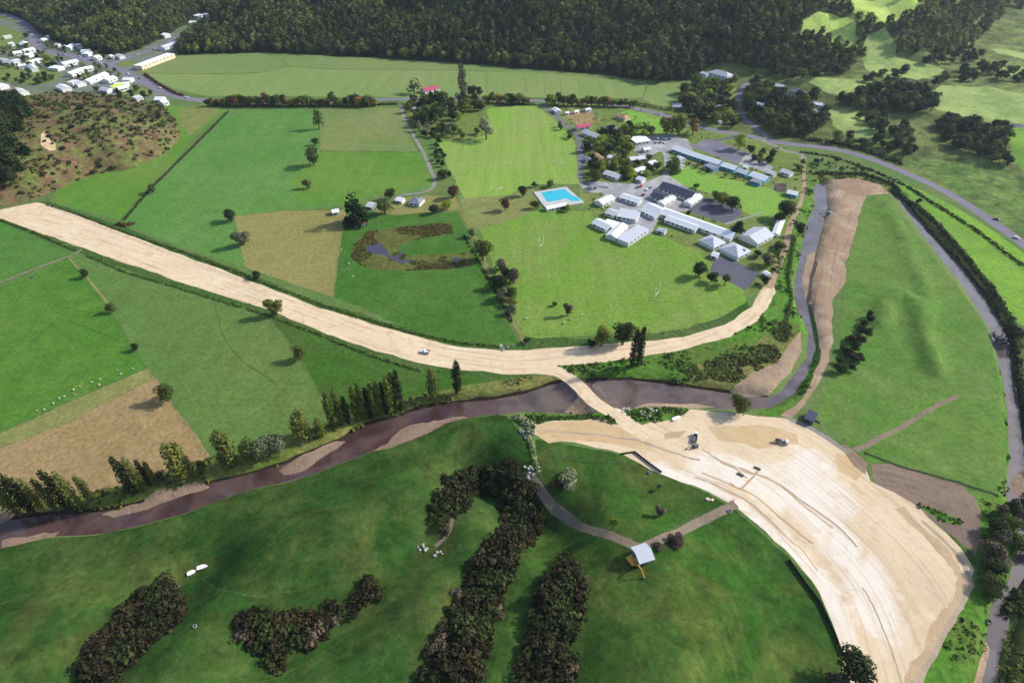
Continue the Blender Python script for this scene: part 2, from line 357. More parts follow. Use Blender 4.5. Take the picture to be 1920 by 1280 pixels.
reg('hill_pasture','m_hillR',1.5,[(1860,92),(1930,100),(1990,108),(1990,122),(1920,112),(1870,100)])
reg('hill_pasture','m_hillR',1.5,[(1865,124),(1930,126),(2000,135),(2000,165),(1920,148),(1880,146)])
reg('hill_pasture','m_hillR',1.5,[(1745,180),(1765,160),(1850,162),(1930,178),(2050,190),(2050,230),(1930,234),(1850,228),(1800,222),(1755,205)])
reg('hill_pasture','m_lime',1.5,[(1870,240),(1930,238),(2100,240),(2200,420),(1990,400),(1920,330),(1900,290)])
reg('hill_pasture','m_roughpasture',1.5,[(1690,290),(1760,300),(1840,310),(1900,320),(1990,420),(2100,560),(2100,590),(1920,448),(1800,368),(1715,322)])
reg('hill_pasture','m_hillR',1.5,[(1555,208),(1600,200),(1625,222),(1680,262),(1640,268),(1590,255),(1560,235)])
# paddocks across the top
reg('field','m_far2',1,[(262,134),(290,114),(330,106),(500,99),(540,124),(480,136),(380,138),(275,137)])
reg('field','m_far',.8,[(275,138),(380,139),(480,137),(541,125),(620,130),(860,132),(862,184),(750,183),(520,180),(385,180),(330,168),(295,152)])
reg('field','m_far2',.8,[(500,99),(700,109),(855,119),(861,131),(620,129),(542,124)])
reg('field','m_far',.8,[(872,134),(1000,136),(1120,146),(1210,160),(1205,182),(1190,184),(1100,184),(960,182),(870,183)])
reg('field','m_far2',.8,[(868,120),(1000,131),(1150,143),(1225,158),(1212,160),(1120,146),(1000,136),(870,133)])
reg('field','m_far',.8,[(1214,160),(1240,156),(1300,152),(1340,170),(1310,200),(1240,205),(1206,186)])
# town floor
reg('town_ground','m_town',1,[(-300,60),(-100,40),(0,36),(50,48),(75,66),(112,82),(170,100),(215,108),(262,94),(300,76),(340,52),(378,32),(395,28),(398,40),(362,60),(330,90),(318,108),(262,134),(290,155),(330,180),(310,192),(260,182),(190,176),(110,172),(50,178),(-20,196),(-300,215)])
reg('field','m_gardens',1,[(-60,62),(0,48),(40,60),(46,76),(30,84),(-60,90)])
reg('field','m_gardens',1,[(74,106),(95,100),(108,108),(86,118)])
reg('field','m_gardens',1,[(-20,120),(20,124),(50,126),(100,130),(120,140),(100,156),(50,158),(-20,152)])
reg('field','m_gardens',1,[(215,120),(240,112),(256,116),(248,124),(222,126)])
reg('field','m_gardens',1,[(205,165),(250,160),(285,168),(290,180),(230,180)])
# left hill
reg('hillside','m_hillL',1.5,[(-200,450),(-40,400),(0,388),(60,378),(110,352),(180,325),(240,318),(310,290),(338,258),(330,222),(300,196),(240,184),(190,176),(110,172),(50,178),(-20,196),(-300,230)])
reg('bare_earth','m_quarry',.8,[(76,252),(84,246),(94,254),(104,268),(106,282),(96,284),(86,278),(77,270)])
# big west paddocks
reg('field','m_fieldD',1,[(300,196),(340,200),(400,200),(425,206),(370,250),(330,300),(280,345),(225,412),(150,392),(95,380),(110,352),(180,325),(240,318),(310,290),(338,258),(330,222)])
reg('field','m_strip',1,[(338,204),(395,200),(412,208),(380,235),(355,255),(340,235)])
reg('field','m_fieldB',1,[(430,207),(520,205),(598,205),(600,284),(800,286),(815,330),(810,354),(740,366),(700,366),(650,385),(530,394),(440,405),(455,500),(340,462),(232,418),(290,345),(380,262)])
reg('field','m_fieldC',.8,[(600,205),(750,201),(762,240),(782,284),(601,282)])
reg('field','m_fieldD',.8,[(602,284),(784,286),(806,322),(808,346),(740,362),(690,370),(650,385),(560,380),(545,340)])
reg('field','m_tan',.5,[(440,406),(530,395),(645,394),(652,402),(640,440),(625,556),(560,536),(458,500)])
reg('field','m_pondf',.8,[(652,404),(700,400),(800,398),(858,398),(882,450),(970,645),(900,648),(820,636),(720,596),(628,556),(641,440)])
reg('garden','m_dried',.6,[(700,396),(735,376),(800,366),(855,370),(862,392),(800,398),(740,404)])
reg('marsh','m_marsh',1.2,[(657,480),(663,455),(690,435),(760,423),(846,418),(850,436),(800,445),(757,456),(745,470),(765,478),(830,476),(884,474),(886,498),(850,503),(780,508),(720,508),(680,497),(660,486)])
reg('pond','w_pond',.4,[(684,464),(700,458),(716,456),(722,466),(730,478),(744,480),(752,472),(756,474),(748,486),(768,488),(776,484),(770,492),(752,494),(740,488),(720,478),(700,476),(688,472)])
reg('pond','w_pond',.3,[(850,482),(862,482),(861,494),(853,492)])
# sports grounds and school
reg('field','m_gardens',1,[(755,188),(935,188),(930,200),(925,250),(880,262),(830,264),(810,262),(780,230),(758,205)])
reg('sports_field','m_sportU',.8,[(820,266),(880,262),(922,250),(912,204),(935,200),(1005,198),(1040,225),(1078,265),(1086,345),(1000,345),(955,366),(872,372),(848,330)])
reg('sports_field','m_sportI',.8,[(862,376),(872,372),(955,366),(1000,348),(1010,386),(1000,398),(940,420),(905,432),(880,425)])
reg('sports_field','m_sportJ',.8,[(900,430),(940,420),(1000,396),(1040,394),(1110,396),(1115,420),(1180,462),(1225,438),(1310,470),(1330,490),(1395,540),(1400,566),(1375,592),(1310,612),(1240,624),(1120,628),(985,634),(960,590),(925,500)])
reg('school_grounds','m_gardens',1,[(1005,194),(1190,196),(1250,214),(1330,240),(1450,268),(1500,290),(1512,330),(1505,380),(1478,440),(1455,520),(1430,545),(1400,560),(1395,540),(1330,490),(1310,470),(1225,438),(1180,462),(1115,420),(1110,396),(1090,385),(1086,345),(1078,265),(1040,225)])
reg('sports_field','m_oval',.7,[(1258,322),(1290,312),(1330,325),(1390,342),(1440,352),(1478,372),(1470,400),(1440,412),(1400,400),(1370,374),(1330,362),(1290,350),(1262,340)])
reg('yard','m_yard',.5,[(1180,268),(1210,255),(1260,252),(1290,262),(1300,282),(1262,285),(1235,284),(1210,300),(1190,284)])
reg('yard','m_yard',.5,[(1085,345),(1120,340),(1180,345),(1215,340),(1250,325),(1262,335),(1320,372),(1312,392),(1240,402),(1222,436),(1180,462),(1150,450),(1170,400),(1145,392),(1130,362),(1100,360)])
reg('yard','m_court',.3,[(1300,372),(1330,372),(1388,392),(1390,404),(1362,420),(1300,400),(1285,388)])
reg('yard','m_court',.3,[(1340,484),(1362,482),(1426,512),(1398,545),(1385,538),(1330,508)])
reg('yard','m_asphalt',.3,[(1320,262),(1345,264),(1400,285),(1392,310),(1360,300),(1290,272),(1306,270)])
reg('yard','m_yard',.3,[(1400,285),(1385,308),(1440,324),(1450,314),(1420,292)])
reg('field','m_brown',.6,[(1060,210),(1105,206),(1125,228),(1080,236),(1070,226)])
reg('field','m_oval',.8,[(1165,210),(1180,206),(1240,222),(1245,250),(1190,252),(1170,235)])
reg('yard','m_darkearth',.5,[(1452,345),(1476,343),(1474,360),(1450,358)])
# left foreground paddocks
reg('field','m_X1',.8,[(-200,460),(-60,404),(0,412),(150,470),(80,502),(0,533),(-200,600)])
reg('field','m_X2',.8,[(-200,604),(0,536),(80,505),(126,484),(200,572),(276,688),(130,752),(0,810),(-200,890)])
reg('field','m_strip',.6,[(-200,892),(0,812),(130,754),(276,690),(290,708),(130,790),(0,838),(-200,920)])
reg('field','m_brown',1,[(-200,922),(0,838),(130,791),(291,709),(392,850),(400,872),(300,905),(180,930),(0,972),(-200,1000)])
reg('field','m_X3',.8,[(128,484),(152,472),(340,530),(500,588),(545,640),(560,664),(604,742),(640,805),(560,830),(500,850),(402,870),(394,848),(278,690),(202,572)])
reg('field','m_X4',.8,[(500,588),(600,625),(700,668),(800,694),(860,702),(940,706),(990,705),(1000,722),(900,742),(800,765),(740,770),(640,806),(604,742),(560,664),(545,640)])
# verges beside the earth road
reg('field','m_verge',1,[(0,398),(90,376),(240,428),(480,518),(600,566),(760,614),(860,640),(940,646),(980,648),(990,632),(1090,634),(1200,626),(1290,614),(1350,596),(1400,566),(1412,600),(1290,660),(1090,690),(990,716),(940,712),(860,704),(780,694),(650,652),(500,592),(330,538),(170,482),(30,430),(0,416),(-60,404)])
# river surroundings
reg('river_bank','m_rough',1,[(-150,950),(0,932),(60,942),(130,936),(200,914),(300,886),(400,854),(480,842),(560,812),(640,786),(740,755),(800,735),(900,718),(960,708),(1000,704),(1040,700),(1070,690),(1110,720),(1100,735),(1050,720),(920,752),(780,772),(620,838),(480,888),(300,938),(130,965),(0,980),(-150,995)])
reg('river_bank','m_lush',1.2,[(1040,688),(1090,682),(1200,670),(1290,654),(1370,632),(1420,602),(1452,562),(1452,520),(1462,480),(1480,430),(1500,385),(1512,340),(1530,335),(1525,385),(1510,430),(1500,480),(1486,540),(1494,580),(1516,625),(1490,640),(1450,690),(1400,712),(1370,740),(1250,722),(1180,714),(1100,716)])
reg('river_bank','m_rough',1,[(1290,690),(1400,660),(1470,600),(1500,610),(1505,640),(1450,690),(1400,716),(1370,738),(1290,726)])
reg('field','m_bot',1,[(-200,1080),(0,1028),(250,990),(430,932),(640,870),(800,812),(850,786),(950,780),(985,812),(1005,880),(1015,950),(1000,1050),(960,1180),(900,1400),(-300,1500)])
reg('field','m_bot2',1,[(1005,826),(1060,830),(1165,850),(1240,885),(1300,915),(1375,950),(1475,1045),(1540,1110),(1575,1220),(1590,1400),(870,1500),(885,1400),(945,1180),(985,1050),(1008,950),(1008,880)])
reg('field','m_penin',.9,[(1624,364),(1668,366),(1700,425),(1760,495),(1800,545),(1846,610),(1866,680),(1885,760),(1888,850),(1882,925),(1860,945),(1838,945),(1790,905),(1625,862),(1600,842),(1530,775),(1560,700),(1580,600),(1585,530),(1610,420)])
reg('field','m_lime',.8,[(1690,340),(1760,372),(1830,410),(1925,478),(2100,600),(2200,780),(1920,610),(1880,590),(1840,530),(1790,480),(1740,415),(1700,372),(1670,352)])
reg('river_bank','m_rough',1,[(1528,330),(1560,326),(1620,326),(1670,345),(1745,412),(1800,472),(1862,548),(1900,610),(1950,640),(2200,800),(2200,1500),(1870,1500),(1880,1250),(1910,1120),(1940,1050),(1945,900),(1900,690),(1888,625),(1850,565),(1800,502),(1740,438),(1690,376),(1660,358),(1600,338),(1540,344)])
reg('river_bank','m_lush',1,[(1880,700),(1895,860),(1885,925),(1905,980),(1890,1090),(1858,1135),(1838,1260),(1810,1400),(1690,1400),(1725,1280),(1830,1100),(1845,1000),(1840,940),(1870,930),(1886,850),(1882,760),(1866,680)])
reg('river_bank','m_dark',1,[(1900,1180),(1930,1060),(2000,1000),(2100,1400),(1870,1400)])
reg('river_bank','m_lush',1,[(1440,765),(1490,742),(1530,650),(1545,700),(1510,750),(1470,782),(1420,776)])
reg('river_bank','m_lush',.8,[(985,768),(1100,770),(1125,776),(1150,790),(1160,792),(1120,782),(1030,786),(1000,795),(985,790)])
reg('river_bank','m_lush',.8,[(1175,772),(1200,764),(1250,756),(1295,764),(1285,775),(1250,790),(1190,790)])
THP=[[(140,1300),(160,1225),(200,1170),(255,1112),(322,1080),(340,1090),(350,1150),(300,1195),(240,1250),(215,1300)],
[(432,1172),(470,1130),(560,1150),(610,1130),(690,1088),(732,1090),(715,1118),(640,1172),(560,1225),(520,1262),(490,1240),(455,1200)],
[(796,988),(830,888),(898,860),(968,866),(1012,925),(1016,990),(975,1050),(945,1110),(925,1190),(900,1300),(775,1300),(812,1200),(856,1110),(888,1050),(936,985),(936,930),(896,922),(872,955),(848,998)],
[(1052,1035),(1082,1048),(1108,1100),(1092,1180),(1078,1300),(955,1300),(985,1190),(1010,1090)]]
# earthworks
reg('old_channel','m_channel',.9,[(1546,342),(1600,333),(1650,346),(1668,364),(1624,366),(1610,410),(1585,500),(1586,530),(1560,560),(1562,640),(1545,700),(1510,760),(1480,786),(1462,780),(1510,745),(1530,690),(1540,660),(1528,600),(1512,556),(1520,520),(1530,470),(1546,415),(1553,390)],run=[(1620,340),(1570,480),(1545,620),(1490,780)])
reg('spoil_bank','m_spoil',1,[(1632,868),(1690,872),(1800,905),(1838,940),(1840,1000),(1825,1050),(1800,1020),(1722,950),(1640,905)],run=[(1632,880),(1720,900),(1810,950),(1835,1020)])
reg('river_bank','m_lush',.6,[(1722,948),(1750,952),(1798,972),(1800,985),(1770,978)])
strip('river_bank','m_verge',[(1745,985),(1800,1030),(1822,1062)],6,1)
EW=dict(run=[(-60,400),(30,396),(240,466),(500,560),(760,652),(900,678),(1000,682),(1200,658),(1320,634),(1400,592),(1440,545)])
reg('earth_road','m_earth',.8,[(-60,400),(0,393),(70,380),(95,384),(240,440),(480,530),(600,577),(760,625),(860,650),(940,657),(985,656),(1090,648),(1200,640),(1280,632),(1360,610),(1408,575),(1428,540),(1446,530),(1454,550),(1425,600),(1370,631),(1290,653),(1200,670),(1120,681),(1045,686),(1078,704),(1108,738),(1150,762),(1205,800),(1225,830),(1180,812),(1130,775),(1090,742),(1062,713),(1000,699),(940,701),(850,691),(780,680),(650,640),(500,580),(330,526),(170,471),(30,420),(0,410),(-60,412)],**EW)
SE=[(1005,815),(1030,822),(1080,826),(1165,848),(1235,885),(1300,912),(1380,947),(1470,1030),(1538,1110),(1575,1220),(1590,1320),(1600,1400)]
reg('construction_site','m_site',1.1,[(1004,796),(1035,787),(1130,786),(1155,796),(1200,798),(1250,788),(1295,768),(1400,776),(1470,785),(1520,800),(1560,832),(1620,870),(1632,900),(1724,950),(1792,1020),(1828,1068),(1820,1112),(1780,1180),(1720,1290),(1660,1400)]+SE[::-1],run=SE,worn=[([(1240,878),(1380,938),(1480,1020),(1555,1110),(1600,1220)],7),([(1330,880),(1440,900),(1500,940),(1560,1000),(1620,1080),(1650,1160)],15),([(1450,930),(1520,870),(1560,940)],16)])
reg('bare_earth','m_sitetan',.6,[(1004,797),(1035,789),(1130,788),(1160,800),(1240,850),(1200,842),(1120,826),(1060,824),(1030,832),(1006,815)],run=[(1004,806),(1100,806),(1200,835),(1300,870)])
reg('bare_earth','m_sitetan',.8,[(1566,850),(1600,858),(1618,885),(1605,900),(1570,880)],run=SE)
reg('bare_earth','m_gravel',.6,[(1572,835),(1590,836),(1626,868),(1624,888),(1600,872)],run=SE)
strip('bare_earth','m_mark',[(1690,955),(1765,1030),(1806,1085),(1800,1120),(1764,1185),(1708,1290)],4.5,1.6)
strip('bare_earth','m_markgrey',[(1730,975),(1790,1036),(1822,1085),(1814,1115),(1776,1184),(1716,1296)],1.8,.9)
strip('bare_earth','m_track',[(1480,786),(1530,808),(1590,850)],3.0,.5)
strip('bare_earth','m_markgrey',[(1022,806),(1100,812),(1190,826),(1280,856),(1310,862)],1.2,.9)
strip('bare_earth','m_markgrey',[(1314,842),(1370,876),(1402,896)],1.0,.9)
strip('bare_earth','m_mark',[(1420,880),(1395,915),(1370,905)],1.2,.9)
_r=random.Random(21)
for k in range(9):
    t=_r.uniform(0,.75); off=_r.uniform(25,150); n0=len(SE)-1; pts_=[]
    for j in range(5):
        u=min((t+.05*j)*n0,n0-.001); i=int(u); f=u-i
        x=SE[i][0]*(1-f)+SE[i+1][0]*f; y=SE[i][1]*(1-f)+SE[i+1][1]*f
        pts_.append((x+off*.8*(y-700)/420+_r.uniform(-3,3),y-off*.35+_r.uniform(-3,3)))
    if max(p[0] for p in pts_)<1700 and min(p[1] for p in pts_)>835: strip('bare_earth',_r.choice(['m_mark','m_markgrey','m_sitetan']),pts_,_r.uniform(.45,1.1),.6)
reg('bare_earth','m_sitetan',1.6,[(1330,800),(1420,796),(1490,812),(1500,832),(1420,838),(1350,826)],run=SE)
reg('bare_earth','m_mark',1.6,[(1244,812),(1262,808),(1290,812),(1280,824),(1250,826)])
# water
P.append(dict(name='river_bank',mat='m_bank',jit=.5,line=RIV1[:25],w=2.6,shore=True))  # dark strip paints in the steep north bank's shade and its reflection
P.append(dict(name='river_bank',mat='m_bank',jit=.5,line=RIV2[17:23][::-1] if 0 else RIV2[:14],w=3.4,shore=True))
reg('river','w_mid',.0,RIV1,water=True)
reg('river','w_pale',.0,RIV2,water=True)
reg('river','w_pale',.0,[(1500,470),(1512,420),(1528,385),(1524,352),(1538,342),(1549,345),(1554,390),(1547,415),(1532,470),(1518,530),(1524,600),(1532,650),(1514,702),(1488,738),(1445,767),(1440,745),(1462,736),(1484,704),(1510,668),(1514,622),(1490,582),(1484,540)],water=True,clip=0)
reg('river','w_river',.0,[(-160,980),(0,970),(130,955),(300,930),(480,880),(620,830),(700,790),(780,764),(850,750),(930,744),(930,776),(850,800),(700,850),(480,920),(250,992),(100,1010),(0,1032),(-160,1080)],water=True,clip=0)
for b_ in ([(694,848),(716,834),(745,814),(776,796),(812,786),(850,782),(880,784),(868,794),(836,806),(800,818),(765,832),(735,842),(705,852)],[(526,884),(545,868),(574,855),(600,843),(628,830),(648,826),(632,844),(608,856),(588,870),(560,886),(540,890)],[(184,968),(212,955),(250,944),(285,934),(322,924),(352,914),(386,906),(388,914),(352,928),(318,940),(280,952),(240,962),(208,972)],[(1062,722),(1100,740),(1130,770),(1160,790),(1100,778),(1060,774),(1080,750)],[(0,1014),(60,1004),(104,1002),(90,1012),(0,1030)],[(-10,975),(20,966),(50,966),(30,974),(0,982)]):
    reg('gravel_bar','m_gravel',1.6,b_,bar=.35)
reg('gravel_bar','m_sand',.5,[(1300,756),(1340,762),(1290,768),(1200,772),(1175,768),(1220,756)],bar=.3)
reg('gravel_bar','m_sand',.6,[(1368,736),(1400,712),(1450,690),(1488,640),(1500,628),(1500,665),(1480,700),(1455,728),(1440,742),(1400,744)],bar=.6)
reg('gravel_bar','m_channel',.5,[(1508,560),(1505,520),(1514,480),(1528,470),(1530,500),(1520,540),(1515,560)],bar=.4)
reg('gravel_bar','m_sand',.5,[(1836,1255),(1848,1200),(1856,1215),(1850,1260),(1830,1330),(1815,1330)],bar=.4)
reg('gravel_bar','m_gravel',.5,[(1896,905),(1912,880),(1925,890),(1925,925),(1905,930)],bar=.5)
strip('earth_road','m_earth',[(1040,694),(1075,714),(1110,748),(1160,782),(1215,822)],8.0,.5,bar=3.2,clipz=True)
# tracks and roads
strip('track','m_track',[(752,196),(760,228),(785,270),(802,305),(814,335),(812,350),(795,360),(755,366),(738,374)],3.4,.3)
strip('track','m_gtrack',[(985,888),(1010,915),(1035,950),(1060,968),(1110,993),(1190,1022),(1215,1020),(1260,1002),(1320,974),(1380,944)],4.2,.35)
reg('track','m_gtrack',.4,[(990,895),(1005,900),(1030,925),(1062,965),(1060,975),(1035,962),(1010,930)])
strip('track','m_gtrack',[(1602,845),(1650,822),(1700,795),(1740,770),(1796,743)],2.6,.5)
strip('track','m_gtrack',[(852,962),(846,985),(834,1008),(815,1024)],2.0,.3)
strip('track','m_sand',[(1506,300),(1508,350),(1500,385)],3.2,.5)
strip('track','m_sand',[(1500,385),(1486,412),(1476,450),(1460,500),(1440,540)],4.2,.6)
strip('track','m_gtrack',[(-100,562),(0,529),(80,498),(130,480),(152,468)],2.2,.4)
strip('track','m_dried',[(128,484),(160,516),(205,572)],1.2,.3)
strip('track','m_dried',[(856,378),(882,430),(900,470),(925,530),(960,600),(985,645)],2.6,.5)
for q in ([(0,1130),(90,1110),(200,1120),(330,1060)],[(380,1085),(430,1110),(520,1115),(600,1090)],[(420,1290),(520,1270),(640,1200),(740,1120)],[(60,640),(120,600),(220,640)],[(400,560),(430,650),(520,720)],[(700,560),(780,600),(900,630)],[(470,250),(560,240),(600,235)]):
    strip('worn_track','m_worn',q,.55,.8)
strip('ditch','m_dark',[(1618,848),(1700,878),(1800,905),(1872,930)],1.8,.4)
strip('ditch','m_rough',[(275,138),(380,139),(480,137),(541,125),(620,130),(860,132),(1000,136),(1120,146),(1210,160)],2.6,.6)
strip('ditch','m_rough',[(541,125),(530,112),(505,102)],2.0,.6)
for q in ([(640,134),(600,152)],[(690,134),(640,170)],[(716,134),(672,176)],[(745,135),(700,180)],[(810,136),(790,170)],[(880,136),(884,178)],[(912,137),(914,178)],[(985,140),(986,176)],[(1020,142),(1022,178)],[(1050,144),(1052,176)],[(1085,148),(1090,178)],[(1122,152),(1130,176)],[(1150,156),(1162,178)]):
    strip('ditch','m_fieldC',q,2.2,.4)
strip('road','m_highway',[(-200,8),(-60,16),(0,26),(35,38),(56,54),(62,72),(74,90),(100,100),(150,108),(205,124),(255,146),(330,180),(395,190)],13,.2)
strip('road','m_highway',[(395,190),(520,192),(640,190),(750,186),(870,187),(960,188),(1040,190),(1110,192),(1180,202),(1245,216),(1330,242),(1400,254),(1440,264),(1510,273),(1560,279),(1610,291),(1665,310),(1740,343),(1800,375),(1860,415),(1930,466),(2100,610)],9.5,.15)
strip('road','m_highway',[(205,122),(240,108),(290,92),(330,74),(362,54),(392,32)],12,.4)
strip('road','m_town',[(-60,108),(20,112),(60,96),(100,98)],10,.4)
strip('road','m_town',[(140,166),(200,158),(225,146)],8,.4)
strip('road','m_highway',[(1450,266),(1418,240),(1396,222),(1386,200),(1386,180),(1396,160),(1410,154)],6.5,.3)
strip('road','m_asphalt',[(1018,197),(1050,224),(1074,246),(1086,262),(1088,300),(1088,330),(1100,346),(1140,352)],5,.3)
strip('road','m_yard',[(1240,268),(1252,300),(1248,330)],6,.3)
strip('road','m_track',[(1430,262),(1470,282),(1500,288),(1508,300)],5,.4)
strip('road','m_court',[(1400,252),(1340,264)],5,.3)
strip('road','m_highway',[(1795,228),(1850,233),(1930,236),(2100,240)],7,.4)
strip('footpath','m_yard',[(1360,420),(1400,408),(1430,398)],2,.2)
# ------------------------------------------------------------------ outlines to metres, with a wandering edge
def densify(pts,step,closed):
    out=[]; n=len(pts)
    for i in range(n if closed else n-1):
        a=pts[i]; b=pts[(i+1)%n]; d=math.hypot(b[0]-a[0],b[1]-a[1]); k=max(1,int(d/step))
        for j in range(k): out.append((a[0]+(b[0]-a[0])*j/k,a[1]+(b[1]-a[1])*j/k))
    if not closed: out.append(pts[-1])
    return out
def catmull(pts,n=6):
    out=[]
    for i in range(len(pts)-1):
        p0=pts[max(i-1,0)];p1=pts[i];p2=pts[i+1];p3=pts[min(i+2,len(pts)-1)]
        for j in range(n):
            t=j/n
            out.append(tuple(.5*((2*p1[k])+(-p0[k]+p2[k])*t+(2*p0[k]-5*p1[k]+4*p2[k]-p3[k])*t*t+(-p0[k]+3*p1[k]-3*p2[k]+p3[k])*t**3) for k in (0,1)))
    out.append(pts[-1]); return out
def jitter(w,a,closed=True):
    if a<=0: return w
    out=[]
    for x,y in w:
        s=9.0
        out.append((x+(float(vn(np.array(x/s),np.array(y/s)))-.5)*2.2*a+(float(vn(np.array(x/2.1+40),np.array(y/2.1)))-.5)*a,
                    y+(float(vn(np.array(x/s+90),np.array(y/s+31)))-.5)*2.2*a+(float(vn(np.array(x/2.1),np.array(y/2.1+70)))-.5)*a))
    return out
for r in P:
    if 'line' in r:
        w=[flat(x,y,WZ) for x,y in r['line']] if 'shore' in r else [g(*p) for p in r['line']] if 'clipz' not in r else [flat(x,y,0) for x,y in r['line']]
        w=densify(w,4,False) if 'shore' in r else catmull(w,8) if len(w)>2 else densify(w,8,False)
        L=[];Q=[]
        for i,(x,y) in enumerate(w):
            a=w[max(i-1,0)]; b=w[min(i+1,len(w)-1)]; dx=b[0]-a[0];dy=b[1]-a[1]; l=math.hypot(dx,dy)+1e-9; h=r['w']/2
            L.append((x-dy/l*h,y+dx/l*h)); Q.append((x+dy/l*h,y-dx/l*h))
        r['w2']=w; w=L+Q[::-1]
        r['poly']=jitter(densify(w,8,True),r['jit'])
    elif r.get('water'):
        w=[flat(x,y,WZ) for x,y in r['px']]; r['poly']=densify(w,5,True)
    elif 'bar' in r:
        w=[flat(x,y,WZ) for x,y in r['px']]; r['poly']=jitter(densify(w,3,True),r['jit'])
    else:
        w=[g(x,y) for x,y in r['px']]
        cy=sum(p[1] for p in w)/len(w)
        r['poly']=jitter(densify(w,5 if cy<500 else 9,True),r['jit'])
# ------------------------------------------------------------------ one triangulation of everything, shared out between the regions
def build_ground():
    pts=[];edges=[]
    for r in P:
        b=len(pts); n=len(r['poly']); pts+=r['poly']; edges+=[(b+i,b+(i+1)%n) for i in range(n)]
    rg=random.Random(5)
    for py in range(-30,1700,11):
        for px in range(-420,2360,11):
            if py<20 and False: continue
            x,y=flat(px+rg.uniform(-3,3),py+rg.uniform(-3,3))
            if y>1350: continue
            pts.append((x,y))
    for x in range(-1700,1900,22):
        for y in range(900,2300,22):
            if abs(x)<1150 and y<1330: continue
            pts.append((x+rg.uniform(-6,6),y+rg.uniform(-6,6)))
    for x in range(-6000,6001,150):
        for y in range(-3000,7001,150):
            if -1700<x<1900 and -50<y<2300: continue
            pts.append((x+rg.uniform(-9,9),y))
    V,E,F,*_=delaunay_2d_cdt([Vector(p) for p in pts],edges,[],0,1e-4,False)
    V=np.array([(v[0],v[1]) for v in V]); F=np.array([f for f in F if len(f)==3])
    C=V[F].mean(axis=1)
    idx=np.full(len(F),-1)
    CX,CY=C[:,0],C[:,1]; rin=inside(CX,CY,rivw[0])
    for k,r in enumerate(P):
        pl=np.array(r['poly']); x0,y0=pl.min(0); x1,y1=pl.max(0)
        m=np.where((CX>=x0)&(CX<=x1)&(CY>=y0)&(CY<=y1))[0]
        if not len(m): continue
        ins=inside(CX[m],CY[m],r['poly'])
        if 'clip' in r: ins&=rin[m]
        idx[m[ins]]=k
    Z=hexact(V[:,0],V[:,1])
    # bars and fills stand a little out of the water
    for r in P:
        if 'bar' in r:
            d=segdist(V[:,0],V[:,1],r['poly'],True); i=inside(V[:,0],V[:,1],r['poly'])
            if 'clipz' in r:
                k=np.clip(1-np.where(i,0,d)/5.0,0,1); k=k*k*(3-2*k); Z=np.maximum(Z,Z*(1-k)+(-.3)*k)
            else:
                Z=np.where(i,Z+np.minimum(r['bar'],d*.12),Z)
    print('ground verts',len(V),'faces',len(F))
    V3=np.column_stack([V,Z])
    # wind faces upward
    a=V[F[:,1]]-V[F[:,0]]; b=V[F[:,2]]-V[F[:,0]]; cr=a[:,0]*b[:,1]-a[:,1]*b[:,0]; F[cr<0]=F[cr<0][:,::-1]
    for k in [-1]+list(range(len(P))):
        f=F[idx==k]
        if not len(f): continue
        u,inv=np.unique(f,return_inverse=True)
        r=P[k] if k>=0 else dict(name='ground',mat='m_pasture')
        me=mesh_np(r['name'],V3[u],inv.reshape(f.shape),MATS[r['mat']],smooth=True)
        run=r.get('run') or r.get('line')
        if run:
            line=catmull([flat(*p) for p in run],6); vx=V3[u,0]; vy=V3[u,1]
            best=np.full(len(u),1e18); S_=np.zeros(len(u)); T_=np.zeros(len(u)); acc=0
            for i in range(len(line)-1):
                x0,y0=line[i];x1,y1=line[i+1];dx=x1-x0;dy=y1-y0;L=math.hypot(dx,dy)+1e-9
                t=np.clip(((vx-x0)*dx+(vy-y0)*dy)/L/L,0,1); ex=vx-x0-t*dx; ey=vy-y0-t*dy; d=ex*ex+ey*ey; mm=d<best
                best=np.where(mm,d,best); S_=np.where(mm,acc+t*L,S_); T_=np.where(mm,np.sqrt(d)*np.sign(dx*ey-dy*ex+1e-9),T_); acc+=L
            uv=me.uv_layers.new(name='run'); li=np.zeros(len(me.loops),dtype=np.int32); me.loops.foreach_get('vertex_index',li)
            uv.data.foreach_set('uv',np.column_stack([S_[li],T_[li]]).astype(np.float32).ravel())
        if r.get('worn'):
            wv=np.zeros(len(u))
            for ln,rad in r['worn']: wv=np.maximum(wv,1-segdist(V3[u,0],V3[u,1],[flat(*p) for p in ln],False)/rad)
            at=me.attributes.new('worn','FLOAT','POINT'); at.data.foreach_set('value',np.clip(wv*1.6,0,1).astype(np.float32))
        o=link(bpy.data.objects.new(r['name'],me)); o['kind']='structure'
build_ground()
# ------------------------------------------------------------------ foliage
leaf('l_round',A(66,88,42),A(120,134,66)); leaf('l_dark',A(34,52,30),A(76,92,50)); leaf('l_poplar',A(78,94,40),A(134,140,72))
leaf('l_poplardark',A(30,44,24),A(58,70,36)); leaf('l_conifer',A(22,50,24),A(40,72,34)); leaf('l_grey',A(96,108,76),A(148,152,120))
leaf('l_yellow',A(190,200,40),A(226,226,70),.4); leaf('l_lime',A(120,150,50),A(168,188,72),.35); leaf('l_olive',A(92,104,42),A(142,146,68))
leaf('l_autumn',A(150,112,62),A(178,146,88)); leaf('l_rust',A(96,68,52),A(126,96,66)); leaf('l_bush',A(24,27,15),A(74,70,42),.08); leaf('l_bushgrey',A(50,42,32),A(142,130,108),.1)
leaf('l_pale',A(120,136,90),A(184,190,150)); leaf('l_purple',A(84,64,66),A(110,84,82)); leaf('l_forest',A(30,42,28),A(100,116,66)); leaf('l_forest2',A(58,74,38),A(166,178,94))
leaf('l_tuft',A(92,108,50),A(140,144,78)); leaf('l_tuftgreen',A(62,98,38),A(112,138,62)); leaf('l_tuftdark',A(34,46,24),A(84,96,48),.15)
